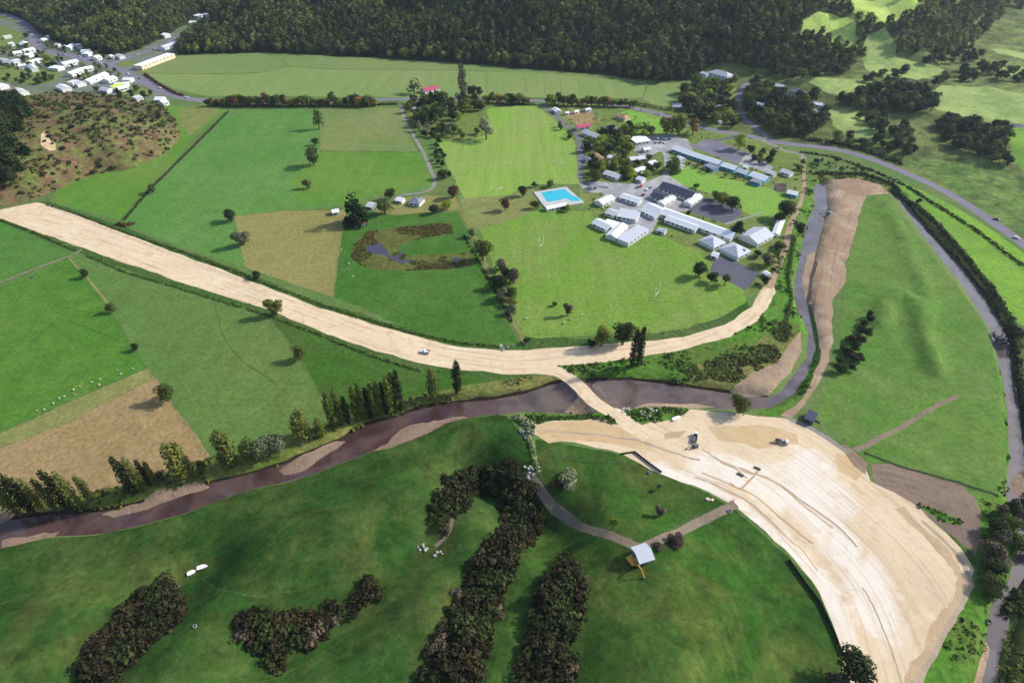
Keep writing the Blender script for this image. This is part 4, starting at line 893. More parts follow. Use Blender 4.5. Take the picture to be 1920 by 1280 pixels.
HB=[
# farm by the pond
('farmhouse','grey roofed farmhouse at the end of the curved drive',771,374,791,377,11,'r_grey','wall_white','hip'),
('shed','small white shed left of the grey roofed farmhouse',744,370,756,372,6,'r_white','wall_white','gable'),
('shed','grey brown open shed between the huge conifer and the garden tree',690,380,701,382,8,'r_offwhite','wall_grey','gable'),
('shed','faded red roofed shed at the foot of the huge conifer',662,416,682,411,7,'r_red','wall_white','gable'),
('shed','white shed on the left side of the huge conifer',622,393,634,391,6,'r_white','wall_white','gable'),
# homestead by the road
('house','red roofed house on the far side of the main road',792,167,818,161,12,'r_red','wall_white','gable'),
('house','white hip roofed house inside the homestead grove',790,201,808,204,10,'r_white','wall_white','hip'),
('house','small red roofed cottage inside the homestead grove',848,201,860,201,8,'r_red','wall_cream','gable'),
('shed','small pale hut left of the white homestead house',776,200,783,203,5,'r_offwhite','wall_cream','gable'),
# around the bowling green
('house','white house with a red gable at the top of the school drive',1040,201,1048,207,7,'r_white','wall_white','gable'),
('hall','long red roofed hall below the small brown green',1081,236,1106,232,8,'r_red','wall_white','gable'),
('classroom','long pale blue roofed block below the red roofed hall',1096,244,1128,256,9,'r_pale','wall_white','gable'),
('shed','first white hut from the left above the small brown green',1060,209,1066,208,4,'r_white','wall_white','gable'),
('shed','second white hut from the left above the small brown green',1077,207,1084,205,4,'r_white','wall_white','gable'),
('shed','third and largest hut above the small brown green',1097,203,1106,201,6,'r_offwhite','wall_white','gable'),
('house','beige roofed house on the lawn below the main road',1158,215,1177,221,10,'r_tan','wall_cream','hip'),
('house','grey house hidden in shrubs below the beige roofed house',1138,236,1152,242,9,'r_grey','wall_white','hip'),
# school, upper part
('hall','large square white roof beside the car park',1186,263,1214,259,15,'r_white','wall_white','flat'),
('classroom','white roof left end of the upper classroom row',1266,274,1284,280,11,'r_white','wall_blue','gable'),
('classroom','longest roof of the upper classroom row',1284,281,1352,303,10,'r_white','wall_blue','gable'),
('classroom','short block in the middle of the upper classroom row',1357,305,1382,313,10,'r_white','wall_blue','gable'),
('classroom','small dull white block in the upper classroom row',1386,316,1404,322,9,'r_offwhite','wall_blue','gable'),
('classroom','white block at the right end of the upper classroom row',1411,323,1440,333,11,'r_white','wall_blue','gable'),
('classroom','low wing with a blue front below the longest roof',1325,308,1343,316,8,'r_grey','wall_blue','flat'),
('classroom','low wing with a blue front below the right end block',1409,337,1428,342,7,'r_grey','wall_blue','flat'),
('classroom','small wing at the left foot of the upper row',1272,292,1282,297,7,'r_white','wall_white','gable'),
('shed','tiny white shed beside the left foot of the oval lawn',1275,307,1281,310,5,'r_white','wall_white','gable'),
('shed','small white shed above the upper classroom row',1397,309,1402,310,4,'r_white','wall_white','gable'),
('house','cream shed right of the upper classroom row end',1441,318,1455,323,7,'r_offwhite','wall_cream','gable'),
('house','white house with a red lean-to near the river bend',1468,316,1486,322,8,'r_offwhite','wall_white','gable'),
('house','white building with a blue end near the river bend',1478,356,1497,360,8,'r_white','wall_blue','gable'),
# school among the trees
('shed','long brown roofed shelter among the school trees',1111,281,1130,296,5,'r_tan','wall_cream','gable'),
('classroom','upper one of two small white roofs right of the brown shelter',1142,290,1152,293,7,'r_white','wall_white','gable'),
('classroom','lower one of two small white roofs right of the brown shelter',1137,301,1149,302,7,'r_white','wall_white','gable'),
('classroom','long crooked white roof above the yellow tree',1180,295,1208,292,8,'r_offwhite','wall_white','gable'),
('classroom','white rounded roof left of the yellow tree',1136,320,1162,328,9,'r_offwhite','wall_white','gable'),
('classroom','white roof at the top right of the yellow tree',1190,318,1208,311,7,'r_white','wall_white','gable'),
('classroom','small white hut at the lower right of the yellow tree',1197,330,1208,334,7,'r_white','wall_white','gable'),
('classroom','white roofed block standing alone right of the pool',1123,377,1146,366,9,'r_white','wall_white','gable'),
('classroom','long white roofed block above the main school blocks',1167,363,1201,374,9,'r_white','wall_white','gable'),
('classroom','white roof behind the yellow tree on its right',1214,305,1228,300,7,'r_white','wall_white','gable'),
('shed','pale shed hidden in the upper left school trees',1098,268,1108,272,6,'r_offwhite','wall_white','gable'),
('shed','grey shed between the long brown shelter and the school drive',1098,292,1106,298,6,'r_grey','wall_white','gable'),
('house','white cottage above the long crooked school roof',1206,277,1218,275,6,'r_white','wall_white','gable'),
('shed','small grey roof on the left edge of the school yard',1108,346,1120,344,6,'r_grey','wall_white','gable'),
# school main
('classroom','dark slate roofed block above the upper court',1243,344,1303,364,15,'r_slate','wall_white','gable'),
('classroom','dark slate roofed wing left of the large dark roof',1226,360,1248,369,10,'r_slate','wall_white','gable'),
('classroom','white roofed end wing of the dark roofed block',1290,378,1311,363,7,'r_white','wall_white','gable'),
('classroom','white cross wing between the dark roofs and the longest block',1240,378,1262,366,7,'r_white','wall_white','gable'),
('classroom','longest white roofed classroom block of the school',1240,391,1377,439,12,'r_white','wall_white','gable'),
('classroom','parallel lower block in front of the longest classroom block',1252,405,1309,425,9,'r_white','wall_white','gable'),
('hall','broad white hall at the upper left end of the longest block',1214,385,1242,398,18,'r_white','wall_white','gable'),
('shed','small white shed on the grass before the longest block',1235,426,1249,430,5,'r_pale','wall_white','gable'),
('classroom','grey white block left of the yard, upper one',1140,392,1156,397,9,'r_offwhite','wall_white','gable'),
('classroom','wide grey white block left of the yard behind the front blocks',1160,398,1197,405,14,'r_pale','wall_white','flat'),
('classroom','white L shaped block at the left corner facing the sports field',1118,411,1144,423,10,'r_white','wall_white','gable'),
('classroom','white front block touching the left corner block',1134,416,1162,424,10,'r_white','wall_white','flat'),
('classroom','white block with its end to the sports field left of the ramp',1146,440,1168,418,9,'r_white','wall_white','gable'),
('classroom','pale roofed block with its end to the sports field right of the ramp',1168,452,1206,426,10,'r_pale','wall_white','flat'),
('classroom','grey pyramid roofed classroom left of the court',1325,457,1347,447,14,'r_pale','wall_white','hip'),
('classroom','grey pyramid roofed classroom touching the upper end of the lower court',1367,474,1391,462,16,'r_pale','wall_white','hip'),
('shed','small white shed between the two pyramid roofed classrooms',1337,472,1348,475,6,'r_white','wall_white','gable'),
('hall','big white hall between the green tree and the slim shed',1404,446,1434,430,17,'r_pale','wall_white','gable'),
('shed','slim white shed beside the riverside track',1455,436,1466,408,5,'r_white','wall_white','gable'),
('shed','small white hut beside the track above the earth road',1436,507,1441,510,4,'r_white','wall_white','gable'),
# hillside houses
('house','largest pale grey house complex below the forest',1335,130,1372,140,16,'r_pale','wall_white','hip'),
('house','white wing left of the pale grey house complex',1318,125,1330,128,8,'r_offwhite','wall_white','gable'),
('house','bright white house half hidden by dark trees left of the side road',1343,175,1364,177,9,'r_white','wall_white','hip'),
('house','grey house below the bright white one left of the side road',1342,199,1358,203,11,'r_pale','wall_white','hip'),
('house','pale house with a blue patch above the yellowish trees',1262,197,1284,199,11,'r_pale','wall_white','hip'),
('house','white house right of the side road bend',1412,194,1438,200,11,'r_white','wall_white','hip'),
('house','small white house right of the side road top',1451,156,1471,161,10,'r_offwhite','wall_white','gable'),
('house','grey roofed long house on the upper right slope',1487,168,1514,178,12,'r_grey','wall_white','hip'),
('house','white house at the right end of the upper slope houses',1522,188,1549,192,8,'r_white','wall_white','gable'),
('shed','tiny grey white shed above the main road',1348,224,1354,226,6,'r_offwhite','wall_white','gable'),
('shed','pale shed with red side near the top of the scrub patch',1528,202,1540,211,4,'r_offwhite','wall_cream','gable'),
('shed','white shed with an arched back beside the gravel track',1193,1037,1219,1029,7,'r_pale','wall_grey','gable'),
('shed','dark roofed site shed at the edge of the construction site',1513,776,1529,783,7,'r_slate','wall_dark','flat'),
]
for t in HB:
    name,label,x1,y1,x2,y2,w_,rf,wl,kd=t
    l=max(1,math.hypot(x2-x1,y2-y1)); nw=max(1,min(9,int(l/9))) if name!='shed' else 1
    house(name,label,x1,y1,x2,y2,w_,rf,wl,win=nw,kind=kd,cat={'classroom':'school block','farmhouse':'house'}.get(name,name),chim=name in('farmhouse','house') and w_>9,hw=2.6 if name=='shed' else 3.0)
# township
TB=[(82,51,92,50,'offwhite'),(92,51,104,48,'white'),(97,56,101,58,'white'),(76,74,84,72,'white'),(88,68,94,67,'white'),(104,82,110,82,'offwhite'),(114,88,124,86,'white'),(124,88,136,82,'white'),(143,82,156,81,'white'),(152,94,168,93,'pale'),(158,99,170,100,'white'),(175,107,184,104,'white'),(186,84,190,84,'offwhite'),(220,101,228,104,'offwhite'),
(115,118,143,112,'white'),(96,125,114,127,'white'),(42,94,62,90,'white'),(24,98,40,96,'white'),(44,102,58,102,'white'),(54,116,76,110,'white'),(34,123,48,121,'white'),(56,120,64,128,'offwhite'),(14,81,22,79,'offwhite'),(42,78,46,82,'white'),(0,108,10,110,'offwhite'),(10,113,28,116,'pale'),(26,112,30,114,'white'),(12,67,14,68,'white'),
(127,137,148,129,'white'),(150,128,172,124,'white'),(160,151,196,136,'white'),(112,158,124,164,'white'),(130,155,142,150,'offwhite'),(146,153,152,155,'white'),(196,149,212,143,'white'),(206,162,228,155,'green'),(214,158,240,156,'white'),(232,146,246,146,'white'),(218,164,238,160,'white'),(192,164,206,166,'pale'),
(-6,158,8,162,'white'),(-8,178,26,168,'redbrown'),(30,166,36,168,'white'),(38,170,44,172,'white'),(292,183,306,183,'white'),(300,190,310,187,'white'),(254,180,262,184,'offwhite'),
(302,62,313,64,'white'),(356,40,366,40,'white'),(367,30,376,27,'white'),(384,28,392,28,'white'),(396,31,408,28,'white'),(302,88,334,77,'pale'),(206,105,212,104,'white')]
words=['beside the curved road','among the trees above the town','on the near side of the crossroads','behind the main street','facing the main street','at the foot of the scrubby hill','close to the valley road','on the far slope','next to the small lawn','near the left edge']
TB.sort(key=lambda b:(b[0]+b[2])/2+0.001*b[1])
for i,(x1,y1,x2,y2,c) in enumerate(TB):
    cx=(x1+x2)/2; cy=(y1+y2)/2
    zone='in the upper town' if cy<75 else 'in the mid town' if cy<120 else 'in the lower town' if cx<255 else 'beside the main road out of town'
    if cx>290 and cy<100: zone='along the valley road past the town'
    house('town_building','',x1,y1,x2,y2,11 if c in('white','pale') else 8,'r_'+c,'wall_white',hw=3.6,win=2,kind='gable' if i%3 else 'flat')['zone']=zone
zs={}
for o in [o for o in col.objects if o.name.startswith('town_building')]: zs.setdefault(o['zone'],[]).append(o)
for z_,l_ in zs.items():
    l_.sort(key=lambda o:proj(*o.location)[0])
    for i,o in enumerate(l_):
        r_=[ch for ch in o.children if ch.name.startswith('roof')][0].data.materials[0].name[2:]
        o['label']='%s roofed building, %s from the left %s'%({'offwhite':'dull white','pale':'pale grey','green':'lime green','redbrown':'long red','white':'white'}[r_],ORD[i],z_); o['category']='building'; o['group']='town buildings'; del o['zone']
house('terrace_building','long white roofed terrace with a peach wall facing the far paddock',258,124,320,101,13,'r_white','wall_peach',hw=5,win=8,kind='flat',cat='building')
# ------------------------------------------------------------------ swimming pool
plain('paint',A(240,240,238,.9),.4); plain('poolwater',A(40,190,215,.8),.08,.05,spec=.6); plain('deck',A(196,196,196,.8),.8)
c=[g(1006,362),g(1060,353),g(1090,380),g(1024,392)]
def sheet(m,pts,z,t):
    n=len(pts); b=len(m.v); m.v+=[(x,y,z) for x,y in pts]+[(x,y,z-t) for x,y in pts]
    m.f.append(tuple(range(b,b+n))[::-1]); m.f.append(tuple(range(b+n,b+2*n)))
    for i in range(n):
        j=(i+1)%n; m.f.append((b+i,b+j,b+n+j,b+n+i))
def ccw(pts): return pts if sum(pts[i-1][0]*pts[i][1]-pts[i][0]*pts[i-1][1] for i in range(len(pts)))<0 else pts[::-1]
po=empty('swimming_pool',(0,0,0)); tag(po,'bright blue outdoor swimming pool with pale paving above the lower sports field','swimming pool')
m=MB(); sheet(m,ccw([g(*p) for p in [(1000,361),(1062,351),(1096,381),(1066,386),(1024,393)]]),.55,.8); m.build('paving',MATS['deck'],po)
m=MB(); sheet(m,ccw([g(*p) for p in [(1014,362),(1059,355),(1073,368),(1084,371),(1088,378),(1070,378),(1061,373),(1050,376),(1026,380)]]),.60,.2); m.build('water_surface',MATS['poolwater'],po)
house('pool_building','long low white changing room along the near side of the pool',1024,387,1062,379,5,'r_white','wall_white',hw=2.6,win=3,cat='building')
# ------------------------------------------------------------------ goals
def goal(px,py,px2,py2,h,cross,label,rugby=True):
    a=G(px,py); b=G(px2,py2); o=empty('goal_posts' if rugby else 'football_goal',a); b=b-a; r=.13 if rugby else .15
    for p in (Vector((0,0,0)),b): MB().tube(p,p+Vector((0,0,h)),r,r*.8,8).build('post',MATS['paint'],o,True)
    MB().tube((0,0,cross),b+Vector((0,0,cross)),r*.9,r*.9,8).build('crossbar',MATS['paint'],o,True)
    if not rugby:
        d=Vector((-b.y,b.x,0)).normalized()*1.6; m=MB()
        for p in (Vector((0,0,0)),b): m.tube(p+Vector((0,0,h)),p+d,r*.6,r*.6,6)
        m.tube(d,b+d,r*.6,r*.6,6); m.build('back_frame',MATS['paint'],o,True)
    tag(o,label,'goal posts' if rugby else 'goal')
goal(1010,470,1018,463,11,3,'left H shaped white goal posts on the lower sports field')
goal(1226,564,1234,553,11,3,'right H shaped white goal posts on the lower sports field')
goal(870,271,886,269,2.6,2.6,'white goal frame at the far end of the upper sports field',False)
goal(927,359,942,356,2.6,2.6,'white goal frame at the near end of the upper sports field',False)
goal(1040,307,1056,309,2.6,2.6,'white goal frame on the right side of the upper sports field',False)
# long jump strip of worn turf marks
# ------------------------------------------------------------------ fences
plain('timber',A(120,108,92),.9); plain('wire',A(110,112,112),.5); plain('black_cloth',A(26,28,40),.7)
def fence(pts,label,step=7,h=1.15,cloth=None,name='fence',cat='fence',pw=.09,rail=True):
    w=densify([g(*p) for p in pts],step,False)[:100]; n=len(w); o=empty(name,(w[0][0],w[0][1],hz(*w[0]))); base=Vector(o.location)
    pm=MB().tube((0,0,-.3),(0,0,h+.1),pw,pw,6).mesh('post',MATS['timber'])
    for x,y in w: put(pm,'post',o,Vector((x,y,hz(x,y)))-base)
    m=MB()
    for i in range(n-1):
        a=Vector((w[i][0],w[i][1],hz(*w[i])))-base; b=Vector((w[i+1][0],w[i+1][1],hz(*w[i+1])))-base
        if cloth:
            d=(b-a).normalized(); q=Vector((-d.y,d.x,0))*.06; u=Vector((0,0,h)); lo=Vector((0,0,-.3))
            m.poly([a+q+lo,b+q+lo,b+q+u,a+q+u,a-q+lo,b-q+lo,b-q+u,a-q+u],[(0,1,2,3),(5,4,7,6),(3,2,6,7),(0,3,7,4),(1,5,6,2)])
        else:
            for k in (.35,.7,1.05): m.tube(a+Vector((0,0,k)),b+Vector((0,0,k)),.02,.02,3,False)
    m.build('fabric' if cloth else 'wires',MATS['black_cloth' if cloth else 'wire'],o)
    tag(o,label,cat); return o
fence([(1163,852),(1190,848),(1215,868),(1240,886)],'black silt fence at the upper bend of the construction site edge',3,1.2,True,'silt_fence')
fence([(1478,1050),(1508,1092),(1538,1132),(1560,1180),(1580,1228)],'long black silt fence beside the white edge of the construction site',3,1.4,True,'silt_fence')
fence([(1382,958),(1420,985),(1475,1045)],'pale wire fence between the gravel track and the long silt fence',4,1.2)
fence([(645,400),(641,440),(626,556)],'wire fence between the tan paddock and the pond paddock')
fence([(439,408),(457,500)],'wire fence on the left edge of the tan paddock')
fence([(858,384),(884,432),(928,532),(985,648)],'wire fence on the left edge of the sports field')
fence([(128,486),(200,572),(276,690)],'wire fence running down from the track to the brown paddock')
fence([(278,692),(340,778),(396,866)],'wire fence down the right edge of the brown paddock')
fence([(0,811),(130,753),(275,690)],'wire fence where the sheep graze above the brown paddock')
fence([(0,534),(80,503),(126,484)],'wire fence beside the pale farm track at the left edge')
fence([(502,590),(545,640),(603,741)],'wire fence between the pale and dark green paddocks below the road')
fence([(990,628),(1100,626),(1240,622),(1310,611),(1375,590),(1400,566)],'wire fence curving round the lower edge of the sports field')
fence([(601,206),(601,284)],'wire fence on the left edge of the olive paddock')
fence([(601,285),(785,287)],'wire fence on the lower edge of the olive paddock')
fence([(1000,832),(1040,856),(1100,866),(1160,868)],'wire fence below the tan strip at the top of the enclosed paddock',5)
fence([(1622,852),(1700,881),(1800,908),(1876,933)],'wire fence along the dark ditch below the long peninsula field')
fence([(8,420),(60,440),(140,478)],'wire fence on the lower verge at the start of the earth road')
fence([(104,392),(240,446),(470,532)],'wire fence on the upper verge of the earth road')
fence([(1010,890),(1035,925),(1060,955),(1110,985),(1190,1014)],'wire fence on the upper side of the gravel track',4)
fence([(1224,1010),(1300,972),(1376,938)],'wire fence above the straight part of the gravel track',4)
# ------------------------------------------------------------------ vehicles
for n_,c in dict(v_white=A(235,238,240,.85),v_yellow=A(214,160,60,.85),v_grey=A(110,114,122),v_blue=A(70,90,140),v_red=A(180,50,60),v_silver=A(180,184,190)).items(): plain(n_,c,.35,.05,spec=.5)
plain('tyre',A(30,30,32),.8); plain('steel',A(80,80,84),.5)
def wheel(o,x,y,r,wd=.25):
    w_=MB().tube((x,y-wd/2,r),(x,y+wd/2,r),r,r,14).build('wheel',MATS['tyre'],o)
    MB().tube((x,y-wd/2-.01,r),(x,y+wd/2+.01,r),r*.5,r*.5,10).build('rim',MATS['v_silver'],w_)
def car(loc,rz,paint,label,group=None,ute=False,s=1.0):
    o=empty('ute' if ute else 'car',loc,rz)
    L=2.5 if ute else 2.15
    prof=[(-L,.45),(-L,.95),(-L+.1,1.0),(L*.55,.98),(L*.95,.8),(L,.45)]
    Mx=Matrix(((1,0,0,0),(0,1,0,0),(0,0,1,0),(0,0,0,1)))
    MB().prism(prof,-.88,.88,Mx).build('body',MATS[paint],o)
    cab=[(-.3 if ute else -1.9,.99),(0 if ute else -1.55,1.62),(.55,1.62),(1.15,.99)]
    cb=MB().prism(cab,-.78,.78,Mx).build('cabin',MATS[paint],o)
    MB().prism([(cab[0][0]+.14,1.06),(cab[1][0]+.08,1.54),(.5,1.54),(1.0,1.06)],-.80,.80,Mx).build('side_windows',MATS['glass'],cb)
    MB().poly([(1.17,-.68,1.03),(1.17,.68,1.03),(.6,.62,1.58),(.6,-.62,1.58)],[(0,1,2,3)]).build('windscreen',MATS['glass'],cb)
    if ute:
        m=MB(); m.box(-L,-L+.08,-.86,.86,1.0,1.35); m.box(-L,-.35,.8,.88,1.0,1.35); m.box(-L,-.35,-.88,-.8,1.0,1.35); m.build('tray_sides',MATS['steel'],o)
    for x in(-L*.62,L*.62):
        for y in(-.8,.8): wheel(o,x,y,.36)
    for y in(-.6,.6): MB().box(L-.02,L+.03,y-.18,y+.18,.62,.78).build('headlight',MATS['paint'],o)
    o.scale=(s,)*3
    return tag(o,label,'ute' if ute else 'car',group)
def truck(loc,rz,label,bed='tray',s=1.0):
    o=empty('truck',loc,rz)
    MB().box(-3.8,3.6,-.45,.45,.75,1.05).build('chassis',MATS['steel'],o)
    cb=MB().prism([(2.0,1.05),(2.0,2.9),(3.5,2.9),(3.9,1.9),(3.95,.6),(2.2,.6)],-1.15,1.15).build('cab',MATS['v_white'],o)
    MB().poly([(3.93,-.95,1.95),(3.93,.95,1.95),(3.55,.9,2.78),(3.55,-.9,2.78)],[(0,1,2,3)]).build('windscreen',MATS['glass'],cb)
    if bed=='tray':
        m=MB(); m.box(-4,1.8,-1.2,1.2,1.1,1.25); m.box(-4,1.8,1.12,1.2,1.25,2.0); m.box(-4,1.8,-1.2,-1.12,1.25,2.0); m.box(1.7,1.8,-1.12,1.12,1.25,2.2); m.box(-4,-3.9,-1.12,1.12,1.25,2.0); m.build('tipper_body',MATS['v_grey'],o)
    else:
        MB().tube((-3.9,0,2.0),(1.7,0,2.0),1.05,1.05,18).build('tank',MATS['v_grey'],o,True)
    for x in(-3.0,-1.8,2.9):
        for y in(-1,1): wheel(o,x,y,.5,.34)
    o.scale=(s,)*3
    return tag(o,label,'truck')
def excavator(loc,rz,paint,label,s=1.0,bucket=-.6):
    o=empty('excavator',loc,rz)
    for y in(-1.15,1.15):
        pr=[(-1.9,.25),(-1.6,.0),(1.6,.0),(1.9,.25),(1.9,.55),(1.6,.85),(-1.6,.85),(-1.9,.55)]
        MB().prism(pr,y-.27,y+.27).build('track',MATS['tyre'],o)
    MB().box(-.8,.8,-.9,.9,.5,1.0).build('undercarriage',MATS['steel'],o)
    MB().prism([(-2.2,1.0),(-2.3,2.0),(-1.9,2.2),(.4,2.1),(1.3,1.5),(1.3,1.0)],-1.25,1.25).build('body',MATS[paint],o)
    cb=MB().prism([(.1,1.1),(.1,2.95),(1.2,2.95),(1.55,1.9),(1.5,1.1)],.25,1.28).build('cab',MATS[paint],o)
    MB().prism([(.25,1.95),(.25,2.8),(1.15,2.8),(1.42,1.95)],.22,1.31).build('windows',MATS['glass'],cb)
    m=MB(); m.poly([(1.0,-.5,1.3),(1.0,-.1,1.3),(1.4,-.1,1.2),(1.4,-.5,1.2),(3.2,-.45,3.9),(3.2,-.15,3.9),(3.5,-.15,3.5),(3.5,-.45,3.5),(5.2,-.4,3.4),(5.2,-.2,3.4),(5.1,-.2,3.0),(5.1,-.4,3.0)],
      [(0,1,5,4),(1,2,6,5),(2,3,7,6),(3,0,4,7),(4,5,9,8),(5,6,10,9),(6,7,11,10),(7,4,8,11),(8,9,10,11),(3,2,1,0)]); m.build('boom',MATS[paint],o)
    m=MB(); m.box(-.16,.16,-.14,.14,-2.7,.5,Matrix.Translation((5.2,-.3,3.2))@Matrix.Rotation(bucket,4,'Y')); st=m.build('stick',MATS[paint],o)
    e=Matrix.Translation((5.2,-.3,3.2))@Matrix.Rotation(bucket,4,'Y')
    MB().prism([(-.7,-3.5),(.2,-3.7),(.35,-2.9),(.1,-2.6),(-.2,-2.7),(.1,-3.3),(-.6,-3.2)],-.55,.55,e).build('bucket',MATS['steel'],st)
    o.scale=(s,)*3
    return tag(o,label,'excavator')
def gz(px,py,dz=0): v=G(px,py); v.z+=dz; return v
car(gz(797,661),R(165),'v_white','white and dark ute parked on the wide earth road',ute=True,s=1.25)
excavator(gz(1185,1056),R(-58),'v_yellow','yellow excavator beside the white shed with its arm stretched out',1.1)
truck(gz(1303,822),R(70),'white cabbed tipper truck near the tracks on the upper construction site','tray',.8)
excavator(gz(1303,838),R(200),'v_grey','dark digger just below the tipper truck on the construction site',.7)
truck(gz(1465,830),R(-14),'long grey tank truck on the right of the upper construction site','tank',.8)
excavator(gz(1553,402),R(190),'v_silver','pale excavator at the water edge of the old river channel',1.1)
car(gz(1905,447),R(-38),'v_white','white car on the highway at the right edge')
car(gz(1868,412),R(-36),'v_grey','dark car on the highway up the road from the white one')
cpk=[(1226,262,'v_grey'),(1233,261,'v_white'),(1240,262,'v_grey'),(1248,263,'v_silver'),(1256,262,'v_blue'),(1230,268,'v_silver'),(1238,268,'v_grey'),(1246,269,'v_white')]
for i,(x,y,p) in enumerate(cpk): car(gz(x,y,.05),R(80),p,'%s car from the left parked in the %s of the school car park'%(ORD[i%5],'back row' if i<5 else 'front row'),'cars in the school car park')
for i,(x,y,p) in enumerate([(1202,350,'v_red'),(1207,366,'v_red'),(1213,357,'v_white'),(1221,352,'v_silver'),(1196,352,'v_grey')]):
    car(gz(x,y,.05),R(60),p,['red car, upper one, on the school yard','red car, lower one, on the school yard','white car between the two red cars on the school yard','silver car nearest the dark roof on the school yard','grey car left of the red cars on the school yard'][i],'cars on the school yard')
for i,(x,y,p,r_) in enumerate([(150,107,'v_white',-8),(172,114,'v_grey',-10),(188,119,'v_white',-14),(120,104,'v_silver',-6),(240,139,'v_white',-22),(262,148,'v_grey',-24),(300,166,'v_white',-24),(60,66,'v_white',-80),(258,104,'v_white',20),(288,94,'v_grey',22),(318,80,'v_white',26),(160,148,'v_white',20),(168,145,'v_grey',20),(148,146,'v_blue',20),(350,184,'v_white',-6)]):
    car(gz(x,y,.05),R(r_),p,['white','dark grey','white','silver','white','dark grey','white','white','white','dark grey','white','white','dark grey','blue','white'][i]+' car '+['on the main street, upper left','on the main street before the crossroads','nearest the crossroads on the main street','far up the main street by the small lawn','just past the crossroads going down','behind the downhill white car','halfway down the road beside the far paddock','on the curved road at the top left','at the start of the valley road','in the middle of the valley road','at the far end of the valley road','parked left in the lower town','parked right in the lower town','parked at the edge of the lower town','near the first avenue trees'][i],'cars in the township')
# small boat and troughs
def dinghy(px,py,rz,label,L=5.5):
    o=empty('boat',gz(px,py),rz); V=[];n=9
    for i in range(n):
        t=i/(n-1); x=-L/2+L*t; w_=1.05*(1-(max(0,t-.45)/.55)**2.2)*(.85+.15*min(1,t*4)); V+=[(x,-w_,.95),(x,-w_*.7,.15),(x,w_*.7,.15),(x,w_,.95)]
    F=[(4*i+a,4*i+a+1,4*i+a+5,4*i+a+4) for i in range(n-1) for a in(0,1,2)]+[(0,3,2,1)]
    MB().poly(V,F).build('hull',MATS['v_white'],o)
    MB().poly([V[4*i] for i in range(n)]+[V[4*i+3] for i in range(n)],[(i,i+1,n+i+1,n+i) for i in range(n-1)]).build('cover',MATS['paint'],o)
    return tag(o,label,'boat')
dinghy(1268,785,R(28),'white covered boat on the grass at the top edge of the construction site')
dinghy(380,1064,R(20),'right hand white boat shape lying on the grass above the dark thicket',4.2)
dinghy(360,1074,R(35),'left hand white boat shape lying on the grass above the dark thicket',3.4)
def trough(px,py,label,r=.9,mat='paint'):
    m=MB(); n=14
    o=empty('water_trough',gz(px,py)); 
    V=[];
    for rr,z in((r,0),(r,.65),(r*.85,.65),(r*.8,.2)): V+=[(rr*math.cos(2*PI*i/n),rr*math.sin(2*PI*i/n),z) for i in range(n)]
    F=[(k*n+i,k*n+(i+1)%n,(k+1)*n+(i+1)%n,(k+1)*n+i) for k in range(3) for i in range(n)]+[tuple(3*n+i for i in range(n))]
    MB().poly(V,F).build('tub',MATS['concrete' if mat=='paint' else mat],o); MB().tube((0,0,.4),(0,0,.5),r*.82,r*.82,n).build('water_surface',MATS['poolwater' if 0 else 'glass'],o)
    return tag(o,label,'water trough')
trough(366,1174,'small white round trough right of the long dark thicket',.7)
trough(1218,886,'white round trough at the top of the enclosed green paddock')
trough(61,520,'dark round trough on the grass below the pale track',1.0,'v_grey')
trough(902,1076,'pale round trough on the edge of the central gully thicket',1.0)
trough(1368,958,'pale round trough below the end of the gravel track',.9)
def rubble(px,py,n,rad,size,mat,name,label,cat='rubble'):
    rg=random.Random(px); m=MB(); b=G(px,py)
    for i in range(n):
        a=rg.uniform(0,6.28); q=rad*rg.random()**.6; x=math.cos(a)*q; y=math.sin(a)*q; s=size*rg.uniform(.5,1.2)
        M=Matrix.Translation((x,y,hz(b.x+x,b.y+y)-b.z+s*.25))@Matrix.Rotation(rg.uniform(0,3),4,'Z')@Matrix.Rotation(rg.uniform(-.5,.5),4,'X')
        V=[M@Vector((ax*s*rg.uniform(.7,1.1),ay*s*.7*rg.uniform(.7,1.1),az*s*.5*rg.uniform(.7,1.1))) for ax in(-.5,.5) for ay in(-.5,.5) for az in(-.5,.5)]
        m.poly(V,[(0,1,3,2),(4,6,7,5),(0,4,5,1),(2,3,7,6),(0,2,6,4),(1,5,7,3)])
    o=m.build(name,MATS[mat]); o.location=b; return tag(o,label,cat)
rubble(988,890,26,4.5,1.6,'concrete','rubble_pile','pale heap of broken concrete at the top end of the gravel track')
rubble(1218,776,20,5,1.3,'concrete','rubble_pile','pale rocks beside the river crossing on its right side')
rubble(1170,768,18,4.5,1.3,'concrete','rubble_pile','pale rocks at the river edge right of the causeway')
rubble(1095,745,16,5,1.1,'concrete','rubble_pile','grey rocks in the water left of the causeway')
rubble(1872,632,26,6,1.6,'steel','rubble_pile','dark rocks standing in the right hand river')
rubble(988,812,22,4,1.5,'v_grey','rubble_pile','dark scrap heap at the left tip of the construction site')
rubble(796,1028,7,3,1.1,'concrete','rubble_pile','white scrap beside the footpath end by the central thicket')
rubble(822,1035,7,2.2,1.0,'concrete','rubble_pile','small pale stones just right of the white scrap')
rubble(1330,936,7,2,1.2,'wall_peach','rubble_pile','peach coloured stones near the lower right of the enclosed paddock')
rubble(975,985,10,3,1.2,'concrete','rubble_pile','pale stones inside the top of the central thicket')
rubble(944,652,10,3,1.3,'redstone' if 'redstone' in MATS else 'concrete','rubble_pile','small heap where the two earth roads join')
